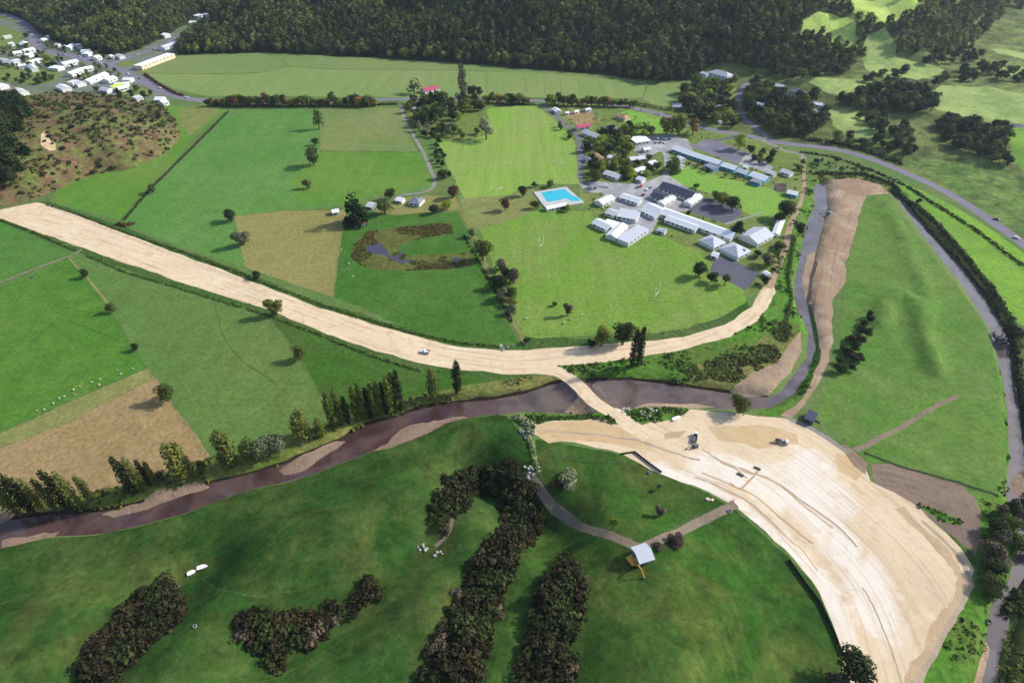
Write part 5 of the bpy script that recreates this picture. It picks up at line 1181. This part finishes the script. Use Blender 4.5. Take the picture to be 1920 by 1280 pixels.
# timber stacks seen as dark patches on the site
for i,(x,y,rz,l_) in enumerate([(1420,878,-35,'stack of dark timber poles in the middle of the construction site'),(1388,890,-35,'stack of dark poles left of the middle stack on the construction site'),(1532,790,-40,'dark timber stack beside the dark site shed')]):
    o=empty('timber_stack',gz(x,y,.1),R(rz))
    for k in range(5): MB().tube((-2.6,-.9+.45*k,.22),(2.6,-.9+.45*k,.22),.2,.2,8).build('pole',MATS['timber'],o)
    for k in range(4): MB().tube((-2.5,-.68+.45*k,.58),(2.5,-.68+.45*k,.58),.2,.2,8).build('pole',MATS['timber'],o)
    o.scale=(.6,)*3
    tag(o,l_,'timber stack')
# ------------------------------------------------------------------ sheep
plain('wool',A(200,196,180,.8),.95)
def sheep_mesh():
    vs=[(0,0,.72),(.42,0,.74),(.62,0,.86),(.86,0,.84),(-.42,0,.74),(-.56,0,.62)]
    rs=[.30,.27,.15,.11,.27,.08]; es=[(0,1),(1,2),(2,3),(0,4),(4,5)]
    for p,x in((1,.38),(4,-.38)):
        for y in(-.17,.17):
            b=len(vs); vs+=[(x,y,.45),(x,y,.22),(x,y,0)]; rs+=[.09,.055,.045]; es+=[(p,b),(b,b+1),(b+1,b+2)]
    me=bpy.data.meshes.new('sheep'); me.from_pydata(vs,es,[]); o=bpy.data.objects.new('sheep_base',me); col.objects.link(o)
    o.modifiers.new('s','SKIN'); 
    for i,v in enumerate(me.skin_vertices[0].data): v.radius=(rs[i],rs[i])
    me.skin_vertices[0].data[0].use_root=True
    ss=o.modifiers.new('u','SUBSURF'); ss.levels=1
    dg=bpy.context.evaluated_depsgraph_get(); r=bpy.data.meshes.new_from_object(o.evaluated_get(dg)); bpy.data.objects.remove(o); r.materials.clear(); r.materials.append(MATS['wool'])
    for p in r.polygons: p.use_smooth=True
    return r
SH=sheep_mesh()
for i,(x,y) in enumerate([(70,771),(84,769),(101,757),(122,744),(140,740),(139,731),(152,726),(173,717),(187,722),(188,712),(221,695),(228,702),(250,692),(112,748)]):
    o=put(SH,'sheep',None,gz(x,y),rt.uniform(0,6.28),(1.0,)*3); tag(o,'%s sheep from the left in the flock above the brown paddock'%ORD[i],'sheep','sheep on the bright green paddock')
for i,(x,y) in enumerate([(987,598),(1058,606),(1070,600),(1090,592),(655,508),(662,520),(640,470),(654,496)]):
    o=put(SH,'sheep',None,gz(x,y),rt.uniform(0,6.28),(1.25,)*3); tag(o,['sheep nearest the sports field corner shrub','left sheep of three on the lower sports field','middle sheep of three on the lower sports field','right sheep of three on the lower sports field','sheep below the reedy pond, third from top','lowest sheep on the pond paddock','highest sheep beside the tan paddock fence','second highest sheep beside the tan paddock fence'][i],'sheep','scattered sheep')
# ------------------------------------------------------------------ groves
M_D=[('round','l_dark'),('round','l_dark'),('round','l_round'),('round','l_conifer')]
M_X=[('round','l_dark'),('round','l_round'),('round','l_olive'),('round','l_conifer'),('tall','l_round'),('round','l_lime'),('open','l_grey')]
n=grove([(762,196),(800,186),(900,180),(918,196),(906,210),(880,206),(860,214),(875,228),(820,226),(790,240),(770,222)],9.5,(9,17),M_D+M_X,'homestead_tree','tree in the upper part of the homestead grove beside the main road','homestead grove, upper part')
n+=grove([(775,226),(815,222),(862,250),(905,250),(895,262),(835,264),(800,262),(785,246)],10,(7,12),M_D+[('open','l_grey'),('round','l_olive')],'homestead_tree','tree in the lower part of the homestead grove above the sports field','homestead grove, lower part')
n+=grove([(806,262),(822,262),(836,300),(844,335),(832,342),(818,300)],9,(4,8),M_D,'hedge_tree','tree in the line between the farm drive and the upper sports field','trees by the farm drive')
n+=grove([(1030,206),(1048,214),(1070,238),(1080,262),(1070,268),(1050,246)],9,(4,8),M_X,'hedge_tree','tree in the line between the upper sports field and the school drive','trees by the school drive')
n+=grove([(1092,256),(1175,240),(1240,256),(1180,262),(1180,288),(1225,300),(1240,290),(1246,326),(1215,338),(1100,342),(1092,310)],10,(6,13),M_X,'school_tree','tree in the grove among the upper school buildings','school grove')
n+=grove([(1240,318),(1246,338),(1300,350),(1330,368),(1296,352),(1258,342)],9,(4,7),M_D,'school_tree','small tree on the lower left edge of the oval lawn','trees by the oval lawn')
n+=grove([(1395,286),(1440,284),(1470,300),(1450,312),(1410,306)],10,(7,12),M_D+[('round','l_olive')],'school_tree','tree behind the right end of the upper classroom row','trees behind the upper classrooms')
n+=grove([(1255,398),(1290,396),(1310,412),(1290,410)],8,(3,6),M_X,'school_tree','small tree between the longest block and the upper court','trees by the longest block')
n+=grove([(918,505),(985,505),(985,530),(962,545),(965,605),(945,600),(935,560)],9,(8,13),[('round','l_dark'),('round','l_round'),('round','l_bushgrey'),('open','l_grey'),('round','l_olive')],'hedge_tree','tree in the thick clump on the left edge of the sports field','clump at the sports field edge')
n+=grove([(1262,186),(1310,150),(1330,160),(1380,160),(1384,240),(1310,236),(1280,215)],11,(9,17),M_D+M_X,'hillside_tree','tree among the houses left of the steep side road','trees left of the side road')
n+=grove([(1392,160),(1450,165),(1500,182),(1550,196),(1548,240),(1500,262),(1450,255),(1400,215)],9.5,(10,18),M_D+M_D+[('round','l_olive'),('tall','l_round')],'hillside_tree','tree in the dark wood right of the steep side road','wood right of the side road')
n+=grove([(1440,132),(1520,136),(1560,144),(1530,152),(1450,146)],13,(10,15),M_D,'hillside_tree','tree in the shelter row above the slope houses','shelter row above the houses')
n+=grove([(1545,190),(1590,186),(1640,170),(1690,160),(1745,172),(1748,214),(1690,216),(1620,206),(1590,206)],9.5,(11,18),M_D,'belt_tree','tree in the dark belt across the upper right slope','dark belt on the upper right slope')
n+=grove([(1590,212),(1640,220),(1720,250),(1710,300),(1650,284),(1560,272),(1560,262),(1650,268)],10.5,(8,14),M_D+[('round','l_round')],'belt_tree','tree in the broken wood above the highway bend','wood above the highway bend')
n+=grove([(1745,232),(1800,226),(1860,236),(1890,270),(1890,312),(1840,306),(1780,278)],9.5,(10,16),M_D,'wood_tree','tree in the dark wood near the right edge above the highway','dark wood near the right edge')
n+=grove([(1750,162),(1760,140),(1850,120),(1990,150),(1990,168),(1900,158),(1860,146),(1800,160)],15,(8,14),M_D,'wood_tree','tree in the far belt behind the pale right pasture','far belt behind the right pasture')
n+=grove([(1612,150),(1660,140),(1700,128),(1700,150),(1640,166)],14,(9,14),M_D+[('round','l_round')],'hillside_tree','tree in the belt below the forest foot on the right','belt below the forest foot')
n+=grove([(1848,950),(1890,940),(1910,980),(1905,1050),(1880,1120),(1846,1130),(1838,1080),(1845,1010)],7.5,(7,11),[('round','l_bushgrey'),('round','l_dark'),('round','l_round')],'riverside_tree','tree in the belt beside the river at the lower right','belt by the lower right river',clear=False)
n+=grove([(1905,940),(1960,930),(1960,1040),(1915,1040)],8,(6,10),M_D,'riverside_tree','tree on the far bank of the river at the lower right edge','far bank at the lower right',clear=False)
n+=grove([(1560,690),(1575,660),(1600,620),(1625,588),(1638,600),(1630,640),(1600,690),(1570,730)],6,(5,8),[('round','l_dark'),('scrub','l_bush')],'riverside_tree','tree in the dark clump left of the grassy ridge','dark clump by the ridge',clear=False)
n+=grove([(-40,200),(40,190),(52,215),(48,290),(40,340),(0,365),(-40,380)],10,(13,19),[('cone','l_conifer'),('round','l_dark'),('cone','l_dark')],'pine_tree','dark pine in the plantation on the left of the scrubby hill','pine plantation on the left hill',clear=False)
n+=grove([(60,200),(160,180),(300,200),(330,250),(240,310),(110,345),(60,330)],17,(2.5,5.5),[('scrub','l_bush'),('scrub','l_dark'),('scrub','l_tuftgreen'),('scrub','l_bushgrey'),('scrub','l_rust')],'bush','bush on the scrubby left hill','bushes on the scrubby hill','bush',1.3,clear=False,parts=False)
n+=grove([(0,86),(60,84),(110,84),(130,100),(110,130),(40,132),(0,128)],12,(5,9),M_X,'town_tree','tree between the mid town buildings left of the main street','trees in the mid town')
n+=grove([(130,118),(200,126),(250,150),(200,156),(130,150)],12,(5,8),M_X,'town_tree','tree between the lower town buildings','trees in the lower town blocks')
n+=grove([(0,150),(60,140),(110,140),(100,158),(20,160)],14,(6,10),M_D,'town_tree','tree at the edge of the lower town','trees in the lower town')
n+=grove([(40,70),(110,60),(150,78),(220,96),(230,112),(200,112),(150,92),(70,78)],15,(6,10),M_D,'town_tree','tree among the upper town buildings','trees in the upper town')
n+=grove([(170,166),(260,166),(300,186),(260,192),(190,180)],14,(5,9),M_D,'town_tree','tree behind the scrubby hill at the edge of town','trees behind the scrubby hill')
n+=grove([(1092,256),(1175,240),(1180,288),(1215,300),(1215,338),(1100,342),(1090,310)],7.5,(4,8),M_X+[('scrub','l_dark')],'school_tree','low tree or shrub among the upper school buildings','school grove, low trees')
n+=grove([(1290,300),(1330,312),(1400,332),(1396,342),(1330,326),(1290,312)],8,(3,6),M_X,'school_tree','small tree in front of the upper classroom row','trees before the upper classrooms')
n+=grove([(1400,450),(1450,440),(1470,460),(1450,520),(1420,500),(1395,480)],11,(4,7),M_X,'school_tree','small tree in the scrubby corner above the lower court','trees above the lower court')
n+=grove([(1480,300),(1560,300),(1640,325),(1660,345),(1600,326),(1530,322),(1500,330)],9,(3,7),M_X,'riverside_tree','small tree between the highway and the old channel head','trees at the channel head')
n+=grove([(1510,120),(1560,120),(1600,140),(1570,146),(1520,140)],12,(9,15),M_D,'belt_tree','tree at the foot of the wooded slope above the far lawn','foot of the wooded slope')
n+=grove([(1700,70),(1790,60),(1850,110),(1760,130),(1700,110)],14,(8,13),M_D+[('round','l_olive')],'belt_tree','tree high on the right hand spur','trees on the right hand spur')
print('grove trees',n)
# ------------------------------------------------------------------ gully thickets
THICK=[([(140,1300),(160,1225),(200,1170),(255,1112),(322,1080),(340,1090),(350,1150),(300,1195),(240,1250),(215,1300)],'left gully thicket','at the lower left corner'),
([(432,1172),(470,1130),(560,1150),(610,1130),(690,1088),(732,1090),(715,1118),(640,1172),(560,1225),(520,1262),(490,1240),(455,1200)],'middle gully thicket','below the middle footpath'),
([(796,988),(830,888),(898,860),(968,866),(1012,925),(1016,990),(975,1050),(945,1110),(925,1190),(900,1300),(775,1300),(812,1200),(856,1110),(888,1050),(936,985),(936,930),(896,922),(872,955),(848,998)],'central gully thicket','that hooks round the central green spur'),
([(1052,1035),(1082,1048),(1108,1100),(1092,1180),(1078,1300),(955,1300),(985,1190),(1010,1090)],'right gully thicket','at the bottom just right of centre')]
total=0
for k,(poly,gname,where) in enumerate(THICK):
    pts=scatter(poly,4.4,rt,False); wp=[g(*p) for p in poly]
    for q in pts:
        q=(q[0],q[1]-2.0); dd=float(segdist(np.array([q[0]]),np.array([q[1]]),wp,True)[0])
        if dd<.3 or not inpoly(q[0],q[1],wp): continue
        total+=1; h=min(7.6,3.2+.8*dd)*rt.uniform(.7,1.2); m=rt.choice(['l_bush']*6+['l_tuftdark']*3+(['l_bushgrey'] if dd<4 else []))
        o=put(crown('scrub',m,rt.randrange(4),340,.06),'scrub_bush',None,(q[0],q[1],hz(*q)-.6),rt.uniform(0,6.28),(h*1.45,h*1.45,h))
        tag(o,'dark bush packed in the thicket '+where,'bush',gname)
print('thicket bushes',total)
# ------------------------------------------------------------------ hedges: one thing each
def hedge(pts,w_,h,mats,label,step=1.1,name='hedge',gap=.15):
    line=densify([g(*p) for p in pts],step,False); rg=np.random.RandomState(len(line)); Cs=[];Ns=[]
    for x,y in line:
        if rg.rand()<gap: continue
        k=9; hh=h*rg.uniform(.6,1.15); d=rg.normal(size=(k,3)); d[:,2]=abs(d[:,2]); d/=np.linalg.norm(d,axis=1)[:,None]
        Cs.append(np.array([x,y,hz(x,y)])+d*np.array([w_/2,w_/2,hh])*rg.uniform(.75,1.1,(k,1))); Ns.append(d+rg.normal(size=(k,3))*.3)
    C=np.concatenate(Cs); Nn=np.concatenate(Ns); Nn/=np.linalg.norm(Nn,axis=1)[:,None]
    V,F=quads(C,Nn,.5*rg.uniform(.6,1.3,len(C))*max(.6,w_/2.5),rg); b=np.array([line[0][0],line[0][1],0])
    o=link(bpy.data.objects.new(name,mesh_np(name,V-b,F,MATS[mats],rg.rand(len(C))))); o.location=b; return tag(o,label,'hedge')
hedge([(428,210),(380,258),(330,308),(285,352),(232,414)],2.6,1.7,'l_tuftdark','thin dark hedge running down the big left paddocks to the earth road')
hedge([(88,384),(140,400),(240,438),(330,468),(480,523)],2.4,1.1,'l_tuftgreen','rough green hedge on the upper side of the earth road, left part')
hedge([(480,524),(600,570),(760,620),(860,643),(935,650)],2.6,1.2,'l_tuftgreen','rough green hedge on the upper side of the earth road, right part')
hedge([(0,412),(60,434),(100,452),(142,470)],2.6,1.4,'l_tuftgreen','rough green hedge on the lower side of the earth road before the track')
hedge([(165,480),(240,512),(330,538),(420,566),(500,590),(600,628),(700,668),(790,696)],2.4,1.2,'l_tuftgreen','long rough hedge on the lower side of the earth road past the track')
hedge([(222,420),(236,424),(250,420)],4,2.4,'l_rust','short brown hedge clump where the thin hedge meets the earth road',.6)
hedge([(272,140),(300,160),(330,176),(345,180)],4,3,'l_rust','brown hedge between the main road and the far paddock')
hedge([(398,197),(520,200),(640,199),(745,196)],4,3,'l_tuftdark','dark hedge at the foot of the avenue left of the homestead',1)
hedge([(935,196),(1000,197)],4,3,'l_tuftdark','dark hedge at the foot of the avenue right of the homestead',1)
hedge([(866,118),(868,150),(870,180)],4,4,'l_dark','tall dark hedge across the far paddock',1.2)
hedge([(1530,326),(1570,326),(1620,328),(1670,345),(1745,410),(1800,470),(1860,545),(1898,606)],5,2.6,'l_tuftdark','dark hedge following the outer bank of the right hand river',.9)
hedge([(1500,286),(1560,294),(1640,322),(1700,350),(1760,388),(1830,432),(1925,505)],3.5,2.0,'l_tuftdark','dark hedge on the lower side of the highway',.9,gap=.3)
hedge([(1505,262),(1560,268),(1620,283),(1690,308)],5,4,'l_dark','dark hedge on the upper side of the highway',.9,gap=.3)
hedge([(988,800),(996,830),(1003,862),(1010,886)],2.8,1.8,'l_pale','pale bushy hedge below the scrap heap at the site tip',.7,gap=.35)
hedge([(968,782),(985,792),(1000,800)],5,2.6,'l_pale','pale bushes at the river side of the scrap heap',.6)
hedge([(1476,600),(1483,560),(1478,520),(1484,480),(1490,450)],3,2.6,'l_tuftgreen','green willow row along the left bank of the upper river',.8)
hedge([(1010,785),(1060,783),(1110,782),(1150,792)],3,1.4,'l_tuftgreen','green hedge between the river and the tan strip',.8)
hedge([(1300,212),(1240,205),(1190,196),(1130,190)],4,5,'l_olive','yellowish hedge on the far side of the main road bend',1)
hedge([(870,442),(900,496),(930,548),(960,606)],2.6,1.4,'l_tuftdark','low hedge following the fence between pond paddock and sports field',.9,gap=.45)
hedge([(1905,640),(1912,720),(1935,800),(1945,880)],4,2.6,'l_tuftdark','dark hedge on the right bank of the right hand river',.9)
hedge([(1885,1150),(1905,1110)],4,2.6,'l_tuftdark','short dark hedge on the right bank near the lower right corner',.8)
# ------------------------------------------------------------------ uncountable growth
def tufts(polys,n,size,mat,name,seed,avoid=True,k=7,clump=1.0):
    rg=np.random.RandomState(seed); Cs=[];Ns=[]
    ar=[abs(sum(p[i-1][0]*p[i][1]-p[i][0]*p[i-1][1] for i in range(len(p))))/2 for p in polys]; tot=sum(ar)
    for p,a in zip(polys,ar):
        m=int(n*a/tot*2.2)+1; q=np.array(p); x=rg.uniform(q[:,0].min(),q[:,0].max(),m*3); y=rg.uniform(q[:,1].min(),q[:,1].max(),m*3)
        ok=inside(x,y,p); 
        for r in rivw: ok&=~inside(x,y,r)
        ok&=fbm(x,y,14,2)>.45
        for r in P:
            if r['name'] in('sports_field','yard','pond','earth_road','old_channel','gravel_bar','construction_site'): ok&=~inside(x,y,r['poly'])
        x=x[ok][:int(n*a/tot)+1]; y=y[ok][:len(x)]; z=hs(x,y)
        s=size*rg.uniform(.5,1.4,len(x))
        d=rg.normal(size=(len(x),k,3)); d[...,2]=abs(d[...,2]); d/=np.linalg.norm(d,axis=2)[...,None]
        Cs.append((np.stack([x,y,z],1)[:,None,:]+d*s[:,None,None]*np.array([1,1,.8])*clump).reshape(-1,3)); Ns.append(d.reshape(-1,3))
    C=np.concatenate(Cs); Nn=np.concatenate(Ns)+rg.normal(size=C.shape)*.3; Nn/=np.linalg.norm(Nn,axis=1)[:,None]
    V,F=quads(C,Nn,size*.55*rg.uniform(.6,1.3,len(C)),rg)
    o=link(bpy.data.objects.new(name,mesh_np(name,V,F,MATS[mat],rg.rand(len(C))))); o['kind']='stuff'
pr=[r['poly'] for r in P if r['name']=='river_bank' and r['mat']=='m_rough']; pl=[r['poly'] for r in P if r['name']=='river_bank' and r['mat']=='m_lush']
tufts(pr,7500,.9,'l_tuft','bank_scrub',1); tufts(pl,3600,.85,'l_tuftgreen','bank_grass',2); tufts(pl+pr,1500,1.3,'l_tuftdark','bank_scrub',3)
tufts([r['poly'] for r in P if r['name']=='marsh'],1300,.6,'l_tuft','reeds',4); tufts([r['poly'] for r in P if r['name']=='marsh'],500,.7,'l_rust','reeds',5)
tufts([r['poly'] for r in P if r['mat'] in('m_hillL',)],1500,1.9,'l_tuftdark','hill_scrub',6); tufts([r['poly'] for r in P if r['mat'] in('m_hillL',)],260,1.7,'l_rust','hill_scrub',7)
tufts([[g(x,y+5) for x,y in q] for q in THP],1600,1.3,'l_bush','gully_undergrowth',8)
tufts([r['poly'] for r in P if r['name'] in('school_grounds',)],350,1.1,'l_round','garden_shrubs',9)
tufts([r['poly'] for r in P if r['mat']=='m_verge' and r['name']=='field'],900,.5,'l_tuft','verge_grass',10)
# ------------------------------------------------------------------ forest on the far hills
def forest():
    fp=[r['poly'] for r in P if r['name']=='forest_floor'][0]; clearp=[r['poly'] for r in P if r['name']=='hill_pasture']
    rg=np.random.RandomState(9); pts=[]
    for x0,x1,y0,y1,s in((-1300,1500,800,1500,7.6),):
        nx=int((x1-x0)/s); ny=int((y1-y0)/s); X,Y=np.meshgrid(np.arange(nx)*s+x0,np.arange(ny)*s+y0,indexing='ij'); X=(X+rg.uniform(-.45,.45,X.shape)*s).ravel(); Y=(Y+rg.uniform(-.45,.45,Y.shape)*s).ravel()
        d=segdist(X,Y,low2,True); ins=inside(X,Y,low2)
        m=inside(X,Y,fp)&~(ins)
        for c_ in clearp: m&=~inside(X,Y,c_)
        rd=np.full(X.shape,1e9)
        for r in ROADS: rd=np.minimum(rd,segdist(X,Y,r,False))
        m&=rd>9
        Z=hs(X,Y); zz=Z+14-H; dd=Y*CT-zz*ST; u=Y*ST+zz*CT; PX=960+FP*X/dd; PY=640-FP*u/dd
        thin=sst(1420,1600,PX)*sst(.40,.62,fbm(X,Y,60,3)); m&=rg.rand(len(X))>thin*.6
        m&=(PX>-130)&(PX<2050)&(PY>-90)
        far=PY<-5; m&=~(far&(rg.rand(len(X))<.3))
        pts.append(np.stack([X[m],Y[m],Z[m],d[m],PX[m],PY[m]],1))
    A_=np.concatenate(pts); A_=A_[np.argsort(A_[:,3])]
    print('forest trees',len(A_))
    # the front of the wood: trees of their own
    front=A_[(A_[:,3]<16)&(A_[:,4]>0)&(A_[:,4]<1920)][:260]; key=set(map(tuple,front[:,:2]))
    rest=np.array([a for a in A_ if (a[0],a[1]) not in key])
    for i,a in enumerate(front):
        h=rg.uniform(11,19); k,m=[('tall','l_forest'),('round','l_forest'),('round','l_forest2'),('cone','l_forest'),('tall','l_forest2')][rg.randint(5)]
        px=a[4]; wh='left of the valley road' if px<330 else 'above the left end of the far paddock' if px<700 else 'above the middle of the far paddock' if px<1000 else 'above the right end of the far paddock' if px<1300 else 'above the hillside houses' if px<1560 else 'on the right hand slope'
        o=put(crown(k,m,rg.randint(3)),'forest_edge_tree',None,(a[0],a[1],a[2]-.5),rg.uniform(0,6.28),(h*1.05,h*1.05,h)); tag(o,'tree on the front edge of the forest '+wh,'tree','forest edge '+wh)
    tmpl=[]
    for k in('tall','round','cone','tall','round'):
        tmpl.append(crown_np(k,len(tmpl)+50,105,.085))
    sel=rg.randint(0,5,len(rest)); hh=rg.uniform(10,19,len(rest))*(.75+.5*fbm(rest[:,0],rest[:,1],60,2)); ang=rg.uniform(0,6.28,len(rest))
    tone=fbm(rest[:,0]+300,rest[:,1],55,3)+rg.normal(size=len(rest))*.1+.12*sst(300,520,1000-abs(rest[:,4]-600)*1.0)*0
    for nm,mt,mask in(('forest','l_forest',tone<.54),('forest','l_forest2',tone>=.54)):
        Vs=[];Ts=[]
        for t in range(5):
            s=np.where((sel==t)&mask)[0]
            if not len(s): continue
            V,F,T=tmpl[t]; ca=np.cos(ang[s])[:,None]; sa=np.sin(ang[s])[:,None]; h=hh[s][:,None]
            x=(V[:,0]*ca-V[:,1]*sa)*h*1.05+rest[s,0][:,None]; y=(V[:,0]*sa+V[:,1]*ca)*h*1.05+rest[s,1][:,None]; z=V[:,2]*h+rest[s,2][:,None]-.5
            Vs.append(np.stack([x,y,z],2).reshape(-1,3)); Ts.append(np.clip(T[None,:]*.8+(rg.rand(len(s))[:,None]-.4)*.5,0,1).ravel())
        V=np.concatenate(Vs); n=len(V)//4
        o=link(bpy.data.objects.new(nm,mesh_np(nm,V,np.arange(4*n).reshape(n,4),MATS[mt],np.concatenate(Ts)))); o['kind']='stuff'
forest()
EXPO=.61; HAZE=.000045
# ------------------------------------------------------------------ light
SUN=Vector((.93,.30,0)).normalized()*math.cos(R(33))+Vector((0,0,math.sin(R(33))))
w=bpy.data.worlds.new('World'); sc.world=w; w.use_nodes=True; nt=w.node_tree
sky=nt.nodes.new('ShaderNodeTexSky'); sky.sky_type='NISHITA'; sky.sun_disc=False; sky.sun_elevation=R(33)
sky.sun_rotation=math.atan2(SUN.x,SUN.y); sky.air_density=1.0; sky.dust_density=1.5
nt.links.new(sky.outputs[0],nt.nodes['Background'].inputs[0]); nt.nodes['Background'].inputs[1].default_value=.13
l=bpy.data.lights.new('sun','SUN'); l.energy=3.7; l.angle=R(3.5); l.color=(1,.95,.87)
lo=bpy.data.objects.new('sun',l); col.objects.link(lo); lo.rotation_euler=(-SUN).to_track_quat('-Z','Y').to_euler(); lo.location=(300,300,600)
sc.view_settings.view_transform='Standard'; sc.view_settings.look='None'; sc.view_settings.gamma=1; sc.view_settings.exposure=EXPO
# air
if HAZE:
    b=MB().box(-6300,6300,-3300,7300,-20,330)
    m=bpy.data.materials.new('air'); m.use_nodes=True; nt=m.node_tree; nt.nodes.remove(nt.nodes['Principled BSDF'])
    v=nt.nodes.new('ShaderNodeVolumePrincipled'); v.inputs['Color'].default_value=(.72,.82,1,1); v.inputs['Density'].default_value=HAZE; v.inputs['Anisotropy'].default_value=.3
    nt.links.new(v.outputs[0],nt.nodes['Material Output'].inputs['Volume'])
    o=b.build('haze',m); o['kind']='stuff'
sc.cycles.volume_max_steps=32
sc.cycles.max_bounces=6; sc.cycles.volume_bounces=0; sc.cycles.transparent_max_bounces=4
